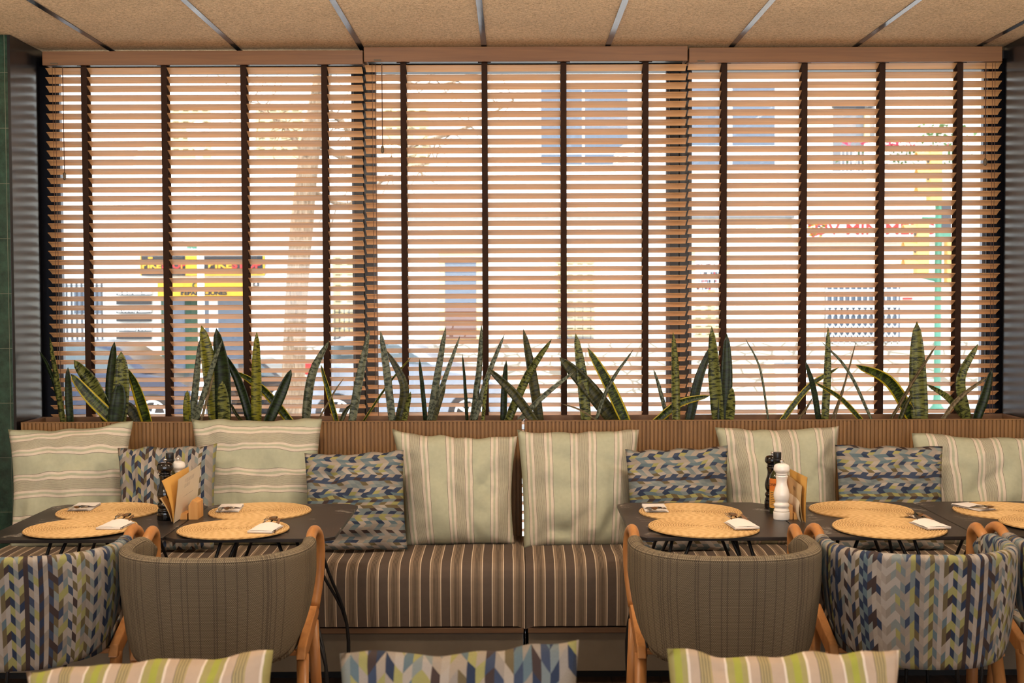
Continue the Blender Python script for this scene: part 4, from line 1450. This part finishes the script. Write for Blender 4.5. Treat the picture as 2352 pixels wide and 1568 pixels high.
for x0, y0, x1, y1 in ((1243, 205, 1442, 378),):
    f = ebox(MB(), x0 - 8, y0 - 8, x1 + 8, y1 + 8, YFAC - 0.05, YFAC - 0.002, L1).build('window_frame', M['ltframe'], b1)
    g = MB()
    ebox(g, x0, y0, 1337, y1 - 30, YFAC - 0.06, YFAC - 0.051, L1)
    ebox(g, 1343, y0, x1, y1 - 30, YFAC - 0.06, YFAC - 0.051, L1)
    ebox(g, x0, y1 - 24, 1337, y1, YFAC - 0.06, YFAC - 0.051, L1)
    ebox(g, 1343, y1 - 24, x1, y1, YFAC - 0.06, YFAC - 0.051, L1)
    g.build('glass', M['winglass'], f)
f = ebox(MB(), 1008, 580, 1106, 784, YFAC - 0.05, YFAC - 0.002, L1).build('door_surround', M['shutter'], b1)
ebox(MB(), 1022, 590, 1094, 700, YFAC - 0.06, YFAC - 0.051, L1).build('door_glass', M['winglass'], f)
ebox(MB(), 1022, 700, 1094, 778, YFAC - 0.06, YFAC - 0.051, L1).build('door_leaf', M['door'], f)
# barred door of the neighbouring entrance
f = ebox(MB(), 148, 630, 238, 790, YFAC - 0.05, YFAC - 0.002, L1).build('barred_door', M['ltframe'], b1)
g = ebox(MB(), 170, 668, 232, 720, YFAC - 0.06, YFAC - 0.051, L1)
g.build('door_glass', M['winglass'], f)
g = MB()
for k in range(8):
    xx = 152 + k * 11.6
    ebox(g, xx, 640, xx + 1.4, 785, YFAC - 0.08, YFAC - 0.062, L1)
for yy in (655, 722, 770):
    ebox(g, 150, yy, 236, yy + 1.6, YFAC - 0.083, YFAC - 0.066, L1)
g.build('bars', M['greydark'], f)
# shop front
f = ebox(MB(), 372, 680, 565, 880, YFAC - 0.04, YFAC - 0.002, L1).build('shop_front', M['shopgreen'], b1)
g = MB()
for x0, x1 in ((378, 424), (466, 480), (502, 560)):
    ebox(g, x0, 688, x1, 872, YFAC - 0.05, YFAC - 0.041, L1)
g.build('shop_glass', M['winglass'], f)
ebox(MB(), 482, 688, 500, 880, YFAC - 0.06, YFAC - 0.041, L1).build('door_post', M['ltframe'], f)
# window bars with curls
g = MB()
for x0 in (768, 1284):
    for k in range(5):
        xx = x0 + k * (11 if x0 < 1000 else 18)
        ebox(g, xx, 700, xx + 1.5, 786, YFAC - 0.20, YFAC - 0.18, L1)
    ebox(g, x0 - 4, 706, x0 + (52 if x0 < 1000 else 80), 708, YFAC - 0.21, YFAC - 0.17, L1)
    ebox(g, x0 - 4, 776, x0 + (52 if x0 < 1000 else 80), 778, YFAC - 0.21, YFAC - 0.07, L1)
g.build('window_bars', M['greydark'], b1)

b2 = empty('street_building', P(1960, 700, YFAC))
tag(b2, 'cream building across the street with the flowered balcony and the red-lettered shop', 'building')
L2 = b2.location.copy(); L2.z = GZ; b2.location = L2
ebox(MB(), 1555, -900, 3100, 810, YFAC, YFAC + 4, L2).build('wall', M['facade2'], b2)
ebox(MB(), 1555, 782, 3100, 906, YFAC - 0.12, YFAC + 4, L2).build('stone_base', M['stone'], b2)
ebox(MB(), 1555, 490, 1830, 500, YFAC - 0.3, YFAC - 0.001, L2).build('ledge', M['grey'], b2)
f = ebox(MB(), 1576, 176, 1790, 392, YFAC - 0.05, YFAC - 0.002, L2).build('window_frame', M['ltframe'], b2)
g = MB()
for x0, y0, x1, y1 in ((1584, 196, 1672, 222), (1682, 196, 1780, 222), (1584, 240, 1672, 334), (1682, 240, 1780, 334), (1584, 364, 1672, 384), (1682, 364, 1780, 384)):
    ebox(g, x0, y0, x1, y1, YFAC - 0.06, YFAC - 0.051, L2)
g.build('glass', M['winglass'], f)
f = ebox(MB(), 1914, 238, 2010, 392, YFAC - 0.04, YFAC - 0.002, L2).build('balcony_door', M['grey'], b2)
ebox(MB(), 1914, 238, 2006, 246, YFAC - 0.16, YFAC - 0.041, L2).build('lintel', M['greydark'], f)
ebox(MB(), 1986, 250, 1998, 392, YFAC - 0.12, YFAC - 0.041, L2).build('post', M['shutter'], f)
g = MB()
ebox(g, 1908, 392, 2260, 397, YFAC - 0.9, YFAC - 0.001, L2)
for k in range(34):
    xx = 1932 + k * 9
    ebox(g, xx, 346, xx + 1.5, 392, YFAC - 0.88, YFAC - 0.85, L2)
for yy in (344, 366):
    ebox(g, 1930, yy, 2240, yy + 2.5, YFAC - 0.89, YFAC - 0.84, L2)
g.build('balcony', M['ltframe'], b2)
# grille shop window
f = ebox(MB(), 1895, 650, 2068, 792, YFAC - 0.05, YFAC - 0.002, L2).build('shop_window', M['winglass'], b2)
g = MB()
for k in range(13):
    xx = 1897 + k * 13.6
    ebox(g, xx, 652, xx + 3.2, 790, YFAC - 0.12, YFAC - 0.10, L2)
for row in ((706, 726), (744, 762), (764, 784)):
    for k in range(12):
        xa, xb = 1899 + k * 13.6, 1899 + (k + 1) * 13.6
        for p, q in (((xa, row[0]), (xb, row[1])), ((xa, row[1]), (xb, row[0]))):
            a, c = P(p[0], p[1], YFAC - 0.13), P(q[0], q[1], YFAC - 0.13)
            g.tube([a - L2, c - L2], 0.012, 4)
for yy in (664, 668, 694):
    ebox(g, 1895, yy, 2068, yy + 12 if yy > 670 else yy + 3, YFAC - 0.115, YFAC - 0.105, L2)
g.build('folding_grille', M['ltframe'], f)
shutters(b2, L2, 1592, 698, 1662, 772, 3, 8)
f = ebox(MB(), 1590, 572, 1676, 670, YFAC - 0.05, YFAC - 0.002, L2).build('display_case', M['shutter'], b2)
ebox(MB(), 1597, 580, 1668, 666, YFAC - 0.06, YFAC - 0.051, L2).build('display_back', M['signwhite'], f)
random.seed(5)
for mt in ('signred', 'greydark', 'winglass'):
    g = MB()
    for k in range(30):
        xx, yy = random.uniform(1599, 1664), random.choice((588, 606, 624, 642, 658))
        ebox(g, xx, yy, xx + 3, yy + random.uniform(5, 8), YFAC - 0.075, YFAC - 0.061, L2)
    g.build('stocked_goods', M[mt], f)

def sign(px0, py0, px1, py1, Ya, mat, label, texts, name='shop_sign', cat='sign', depth=0.06, group=None):
    loc = P((px0 + px1) / 2, py1, Ya)
    o = empty(name, loc)
    tag(o, label, cat, group)
    bd = ebox(MB(), px0, py0, px1, py1, Ya, Ya + depth, loc).build('board', mat, o, bevel=0.004)
    for s, size_px, tx, ty, mt, sx in texts:
        p = P(tx, ty, Ya) - loc
        p.y = -0.004
        text(s, size_px / FPX * Ya * 1.38, p, mt, bd, ext=0.003, sx=sx, bold=0.006)
    return o
s = sign(322, 587, 425, 633, YFAC - 0.12, M['signblack'], 'black and yellow shop board reading BIKE STOP, the one nearer the tiled column',
     [('BIKE', 13, 348, 610, M['signyellow'], 1.25), ('STOP', 13, 399, 610, M['signred'], 1.25), ], group=None)
g = MB(); loc = s.location
for r_ in ((328, 598, 418, 600), (328, 622, 418, 624), (328, 598, 330, 624), (416, 598, 418, 624), (340, 590, 350, 594), (322, 587, 324, 633)):
    ebox(g, *r_, YFAC - 0.128, YFAC - 0.121, loc)
g.build('border', M['signyellow'], s)
s = sign(426, 587, 466, 633, YFAC - 0.12, M['signyellow'], 'plain yellow shop board between the two BIKE STOP boards', [])
s = sign(467, 587, 608, 633, YFAC - 0.12, M['signblack'], 'long black shop board reading BIKE STOP with a yellow lower edge, near the tree trunk',
     [('BIKE', 15, 505, 609, M['signyellow'], 1.35), ('STOP', 15, 566, 609, M['signred'], 1.35)])
g = MB(); loc = s.location
ebox(g, 467, 629, 608, 633, YFAC - 0.128, YFAC - 0.121, loc)
ebox(g, 604, 587, 608, 629, YFAC - 0.128, YFAC - 0.121, loc)
g.build('border', M['signyellow'], s)
s = sign(362, 645, 562, 681, YFAC - 0.5, M['signyellow'], 'yellow awning reading REPARACIONES above the green shop front', [('REPARACIONES', 9.5, 468, 673, M['signblack'], 1.15)], 'shop_awning', 'awning', 0.45)
loc = s.location
MB().tube([tuple(P(452 + 9 * math.cos(a), 655 + 7 * math.sin(a), YFAC - 0.51) - loc) for a in [k * math.pi / 8 for k in range(17)]], 0.015, 6).build('emblem', M['shopgreen'], s)
BS = 'black service boards beside the shop'
sign(267, 667, 347, 678, YFAC - 0.1, M['signblack'], 'narrow black board reading Bici de Segunda Mano', [('Bici de Segunda Mano', 6.5, 307, 672.5, M['signwhite'], 1.05)])
sign(267, 689, 347, 699, YFAC - 0.1, M['signblack'], 'narrow black board directly below the Segunda Mano one', [])
sign(267, 708.5, 347, 719, YFAC - 0.1, M['signblack'], 'narrow black board reading Sec. Camaras y Cubiertas', [('Sec. Camaras y Cubiertas', 6, 307, 713.5, M['signwhite'], 0.95)])
sign(267, 728, 347, 738, YFAC - 0.1, M['signblack'], 'narrow black board directly above the Frenos y Cambios one', [])
sign(267, 750, 347, 761, YFAC - 0.1, M['signblack'], 'narrow black board reading Ajuste Frenos y Cambios', [('Ajuste Frenos y Cambios', 6, 307, 755.5, M['signwhite'], 0.98)])
sign(267, 769, 347, 779, YFAC - 0.1, M['signblack'], 'lowest narrow black service board', [])
sign(582, 645, 594, 657, YFAC - 0.05, M['greydark'], 'small dark house number plate reading 2', [('2', 8, 588, 651, M['signwhite'], 1)], 'number_plate', 'sign', 0.03)
s = sign(1826, 494, 2235, 556, YFAC - 0.35, M['signwhite'], 'long white shop sign with big red letters DV MINIMERC', [('DV MINIMERC', 27, 2008, 527, M['signred'], 1.18)], depth=0.3)
loc = s.location
random.seed(8)
for mt in ('signred', 'foliage', 'signyellow', 'greydark'):
    g = MB()
    for k in range(14):
        xx, yy = random.uniform(1858, 1898), random.uniform(510, 543)
        c = P(xx, yy, YFAC - 0.36) - loc
        g.lathe([(0.02, -0.02), (0.045, 0), (0.02, 0.02)], 8, (c.x, c.y + 0.03, c.z))
    g.build('fruit_picture', M[mt], s)
g = MB()
ebox(g, 2118, 509, 2165, 514, YFAC - 0.36, YFAC - 0.351, loc); ebox(g, 2155, 530, 2185, 544, YFAC - 0.36, YFAC - 0.351, loc)
g.build('green_band', M['green'], s)
sign(2074, 683, 2096, 688, YFAC - 0.05, M['signred'], 'tiny red plate on the wall beside the folding grille', [], 'wall_plate', 'sign', 0.03)

# balcony planting
def tuft(px0, px1, py0, py1, Ya, n, mat, name, label, cat):
    rnd = random.Random(int(px0))
    m = MB()
    loc = P((px0 + px1) / 2, py1, Ya)
    for k in range(n):
        u = rnd.gauss(0.5, 0.22)
        c = P(px0 + (px1 - px0) * u, rnd.uniform(py0, py1), Ya + rnd.uniform(-0.12, 0.12)) - loc
        a, b = Vector((rnd.uniform(-1, 1), rnd.uniform(-1, 1), rnd.uniform(-1, 1))).normalized() * 0.055, Vector((rnd.uniform(-1, 1), rnd.uniform(-1, 1), rnd.uniform(-1, 1))).normalized() * 0.035
        m.add([c - a, c + b, c + a, c - b], [(0, 1, 2, 3)])
    o = m.build(name, mat)
    o.location = loc
    tag(o, label, cat, None, 'stuff')
tuft(1925, 2130, 322, 342, YFAC - 0.88, 120, M['pink'], 'balcony_flowers', 'pink flowers along the balcony rail across the street', 'flowers')
tuft(1935, 2200, 344, 386, YFAC - 0.72, 170, M['foliage'], 'balcony_foliage', 'green balcony planting behind the white rail', 'foliage')
tuft(2110, 2230, 285, 372, YFAC - 0.6, 260, M['foliage'], 'potted_bush', 'loose green bush rising above the balcony rail', 'bush')

# tree
def tree(label):
    r = empty('street_tree', P(690, 960, 16.5))
    loc = r.location.copy(); loc.z = GZ + 0.0; r.location = loc
    tag(r, label, 'tree')
    def q(x, y, dy=0.0):
        return P(x, y, 16.5 + dy) - loc
    base = q(670, 1020); base.z = 0
    MB().tube(catmull([base, q(673, 900), q(680, 700), q(693, 520), (q(712, 340)), q(738, 200), q(752, 60), q(758, -120)], 24),
              [0.19, 0.175, 0.165, 0.158, 0.155, 0.152, 0.15, 0.15, 0.15, 0.15, 0.155, 0.15, 0.145, 0.14, 0.135, 0.13, 0.13, 0.125, 0.12, 0.11, 0.1, 0.1, 0.09, 0.08, 0.07], 14).build('trunk', M['bark'], r, smooth=True)
    rnd = random.Random(12)
    for pts, rad in (([(716, 300), (760, 262), (800, 300), (820, 345)], 0.07), ([(722, 215), (790, 120), (900, 60), (1010, 20)], 0.06), ([(708, 360), (640, 280), (560, 230)], 0.045),
                     ([(712, 320), (830, 375), (960, 330), (1080, 290), (1180, 230)], 0.05), ([(700, 430), (800, 470), (900, 400), (1000, 370)], 0.04),
                     ([(728, 170), (600, 90), (520, 150), (420, 120)], 0.045), ([(735, 60), (860, 150), (980, 200), (1120, 160)], 0.05)):
        n = 12
        pp = catmull([q(x, y, rnd.uniform(-0.3, 0.3)) for x, y in pts], n)
        m = MB().tube(pp, [rad * (1 - 0.75 * i / n) for i in range(n + 1)], 7)
        for i in range(3, n + 1):
            for _ in range(3):
                d = Vector((rnd.uniform(-1, 1), rnd.uniform(-0.6, 0.6), rnd.uniform(-0.7, 1)))
                l = rnd.uniform(0.3, 0.8)
                p0 = pp[i]
                p1 = p0 + d.normalized() * l * 0.5
                p2 = p1 + (d + Vector((rnd.uniform(-1, 1), 0, rnd.uniform(-0.6, 0.4)))).normalized() * l * 0.6
                m.tube([p0, p1, p2], [0.011, 0.007, 0.003], 4)
        m.build('branch', M['bark'], r, smooth=True)
tree('bare street tree with a leaning trunk beside the bicycle shop')

def pole(px_, pyb, pyt, Ya, rad, mat, name, label, cat):
    b = P(px_, pyb, Ya)
    r = empty(name, (b.x, b.y, GZ))
    tag(r, label, cat)
    h = P(px_, pyt, Ya).z - GZ
    MB().lathe([(rad * 2.2, 0), (rad * 2.2, 0.05), (rad * 1.3, 0.12), (rad, 0.3), (rad, h)], 16).build('pole', mat, r, smooth=True)
    return r
lp = pole(465, 930, 322, 17.0, 0.045, M['signwhite'], 'street_lamp', 'slim white street lamp in front of the bicycle shop', 'street lamp')
MB().lathe([(0.05, 0), (0.14, 0.08), (0.17, 0.3), (0.10, 0.36), (0.02, 0.4)], 16, (0, 0, P(465, 345, 17.0).z - GZ)).build('lantern', M['signwhite'], lp, smooth=True)
sign(420, 532, 508, 572, 17.1, M['signwhite'], 'white street plate on the lamp post with green lettering', [('Viabilitat', 8, 448, 567, M['green'], 1)], 'street_plate', 'sign', 0.03)

tl = pole(2152, 945, 470, 21.5, 0.058, M['green'], 'traffic_light', 'green traffic light post with amber signal heads and a lit green pedestrian figure', 'traffic light')
TL = tl.location.copy()
def head(x0, y0, x1, y1, n, dirx, Ya=21.4, dark='greydark'):
    h = ebox(MB(), x0, y0, x1, y1, Ya - 0.1, Ya + 0.12, TL).build('signal_head', M['amber'], tl, bevel=0.02)
    for k in range(n):
        yy = y0 + (y1 - y0) * (k + 0.5) / n
        hs = (y1 - y0) / n * 0.36
        xa = x0 if dirx < 0 else x1
        m = MB()
        c0 = P(xa, yy, Ya) - TL
        rr = hs / FPX * Ya
        pts = []
        for w in (0.0, 1.0):
            for j in range(9):
                a = math.pi * (j / 8)
                pts.append((c0.x + dirx * w * 0.24, c0.y + math.cos(a) * rr, c0.z + math.sin(a) * rr * 1.0 + (0.0)))
        m.add(pts, [(j, j + 1, 9 + j + 1, 9 + j) for j in range(8)])
        o = m.build('visor', M['amber'], h)
        o.modifiers.new('s', 'SOLIDIFY').thickness = 0.01
        m = MB().tube([tuple(c0), tuple(c0 + Vector((dirx * 0.03, 0, 0)))], rr * 0.8, 14)
        m.build('lens', M[dark], h)
    return h
head(2136, 344, 2166, 462, 3, -1)
head(2106, 512, 2136, 628, 3, -1)
ebox(MB(), 2162, 462, 2186, 524, 21.45, 21.7, TL).build('control_box', M['greydark'], tl, bevel=0.01)
ph = ebox(MB(), 2176, 548, 2200, 650, 21.3, 21.5, TL).build('pedestrian_signal', M['amber'], tl, bevel=0.02)
for yy, rr_ in ((568, 9), (592, 9)):
    c = P(2194, yy, 21.28) - TL
    MB().lathe([(0.06, -0.07), (0.07, 0), (0.06, 0.07)], 12, tuple(c)).build('lens', M['greydark'], ph)
ne = NT('green_figure_lit')
ne.b.inputs['Emission Color'].default_value = (0.0, 0.8, 0.42, 1)
ne.b.inputs['Emission Strength'].default_value = 1.6
ne.fin(lin((10, 120, 80)), 0.4)
g = MB()
fx, fy = 2190, 637
for x0, y0, x1, y1 in ((-2, -10, 2, -7), (-3, -6, 3, 1), (-5, -5, -3, 0), (3, -5, 5, 0), (-4, 1, -1, 9), (1, 1, 4, 9)):
    ebox(g, fx + x0, fy + y0, fx + x1, fy + y1, 21.27, 21.295, TL)
g.build('walking_figure', ne.m, ph)
m = MB()
for yy in (500, 634):
    a, b_ = P(2118, yy, 21.5) - TL, P(2196, yy + 4, 21.5) - TL
    m.tube([a, b_], 0.022, 8)
a, b_ = P(2118, 634, 21.5) - TL, P(2150, 642, 21.5) - TL
m.tube([a, b_], 0.04, 8)
m.build('bracket', M['green'], tl)
# bollard and utility cabinet
bo = MB()
c = P(1768, 900, 12.0)
bo.lathe([(0.10, 0), (0.10, 0.2), (0.085, 0.7), (0.07, 1.02), (0.0, 1.12)], 6)
o = bo.build('stone_bollard', plain('bollard_stone', (188, 170, 146), 0.9))
o.location = (P(1768, 900, 17.0).x, 17.0, GZ)
o.scale = (1, 1, 1.05)
tag(o, 'pointed pale stone bollard standing in the street near the white cabinet', 'bollard')
cb = empty('utility_cabinet', (P(1826, 900, 18.0).x, 18.2, GZ))
tag(cb, 'white utility cabinet at the kerb below the shutters', 'cabinet')
MB().box(-0.34, 0.34, -0.2, 0.2, 0.05, 1.0).build('body', M['signwhite'], cb, bevel=0.02)
MB().box(-0.37, 0.37, -0.23, 0.23, 1.0, 1.06).build('lid', M['grey'], cb, bevel=0.01)

# parked cars
def car(Ya, dep, body, cabin, wins, wheels, mat, label, lights):
    c0 = P(sum(p[0] for p in body) / len(body), 900, Ya)
    loc = Vector((c0.x, Ya + dep / 2, GZ))
    r = empty('parked_car', loc)
    tag(r, label, 'car', 'cars parked along the street')
    def w2(p):
        q = P(p[0], p[1], Ya)
        return (q.x - loc.x, q.z - loc.z)
    MB().prism([w2(p) for p in body], 'Y', -dep / 2, dep / 2).build('body', mat, r, bevel=0.06)
    cp = [w2(p) for p in cabin]
    zt = max(p[1] for p in cp); zb = min(p[1] for p in cp)
    m = MB()
    n = len(cp)
    ins = lambda z: 0.05 + 0.20 * (z - zb) / (zt - zb)
    vs_ = [(p[0], -dep / 2 + ins(p[1]), p[1]) for p in cp] + [(p[0], dep / 2 - ins(p[1]), p[1]) for p in cp]
    m.add(vs_, [list(range(n))[::-1], list(range(n, 2 * n))] + [[i, (i + 1) % n, n + (i + 1) % n, n + i] for i in range(n)])
    cab = m.build('cabin', mat, r, bevel=0.03)
    for wpoly in wins:
        wp = [w2(p) for p in wpoly]
        n = len(wp)
        m = MB()
        vs_ = [(p[0], -dep / 2 + ins(p[1]) - 0.012, p[1]) for p in wp] + [(p[0], dep / 2 - ins(p[1]) + 0.012, p[1]) for p in wp]
        m.add(vs_, [list(range(n))[::-1], list(range(n, 2 * n))] + [[i, (i + 1) % n, n + (i + 1) % n, n + i] for i in range(n)])
        m.build('side_window', M['carglass'], cab)
    for wx in wheels:
        q = P(wx, 900, Ya).x - loc.x
        for sy in (-1, 1):
            yy = sy * (dep / 2 - 0.09)
            t = MB().tube([(q, yy - 0.11, 0.31), (q, yy - 0.09, 0.31), (q, yy + 0.09, 0.31), (q, yy + 0.11, 0.31)], [0.28, 0.31, 0.31, 0.28], 28).build('wheel', M['tyre'], r, smooth=False)
            h = MB()
            for k in range(5):
                a = k * 2 * math.pi / 5
                h.tube([(q, yy + sy * 0.115, 0.31), (q + 0.19 * math.cos(a), yy + sy * 0.115, 0.31 + 0.19 * math.sin(a))], 0.025, 6)
            h.tube([(q + 0.2 * math.cos(k * math.pi / 12), yy + sy * 0.115, 0.31 + 0.2 * math.sin(k * math.pi / 12)) for k in range(25)], 0.016, 6)
            h.build('rim', M['signwhite'], t)
    for lx, ly, mt in lights:
        q = w2((lx, ly))
        MB().box(q[0] - 0.06, q[0] + 0.06, -dep / 2 - 0.015, -dep / 2 + 0.2, q[1] - 0.09, q[1] + 0.09).build('lamp', M[mt], r, bevel=0.02)
    return r
car(18.2, 1.7, [(712, 972), (703, 930), (702, 850), (716, 832), (1020, 842), (1110, 858), (1165, 884), (1182, 925), (1176, 972)],
    [(714, 834), (738, 792), (788, 774), (860, 771), (925, 781), (1024, 843)],
    [[(732, 828), (748, 797), (800, 784), (838, 782), (838, 830)], [(848, 830), (848, 782), (905, 789), (990, 838)]],
    (772, 1077), M['silver'], 'silver car parked behind the middle of the planter, one wheel rim showing', [(706, 846, 'taillight'), (1172, 892, 'signwhite')])
car(18.2, 1.7, [(-140, 972), (-150, 900), (-130, 850), (300, 852), (400, 872), (452, 900), (462, 940), (456, 972)],
    [(-120, 852), (-60, 805), (60, 788), (190, 786), (260, 798), (340, 856)],
    [[(-90, 846), (-50, 812), (40, 798), (96, 796), (96, 848)], [(106, 848), (106, 796), (200, 796), (250, 808), (310, 850)]],
    (-60, 350), M['carblue'], 'dark blue car parked in front of the barred door', [(448, 908, 'signwhite')])
car(20.6, 1.6, [(470, 955), (462, 920), (470, 868), (640, 866), (672, 880), (690, 910), (684, 955)],
    [(474, 869), (492, 836), (520, 828), (590, 828), (646, 868)],
    [[(488, 862), (500, 840), (540, 834), (548, 862)], [(554, 862), (554, 834), (588, 834), (630, 864)]],
    (502, 650), M['carblack'], 'small black car at the far kerb, between the shop front and the tree', [(466, 880, 'taillight')])
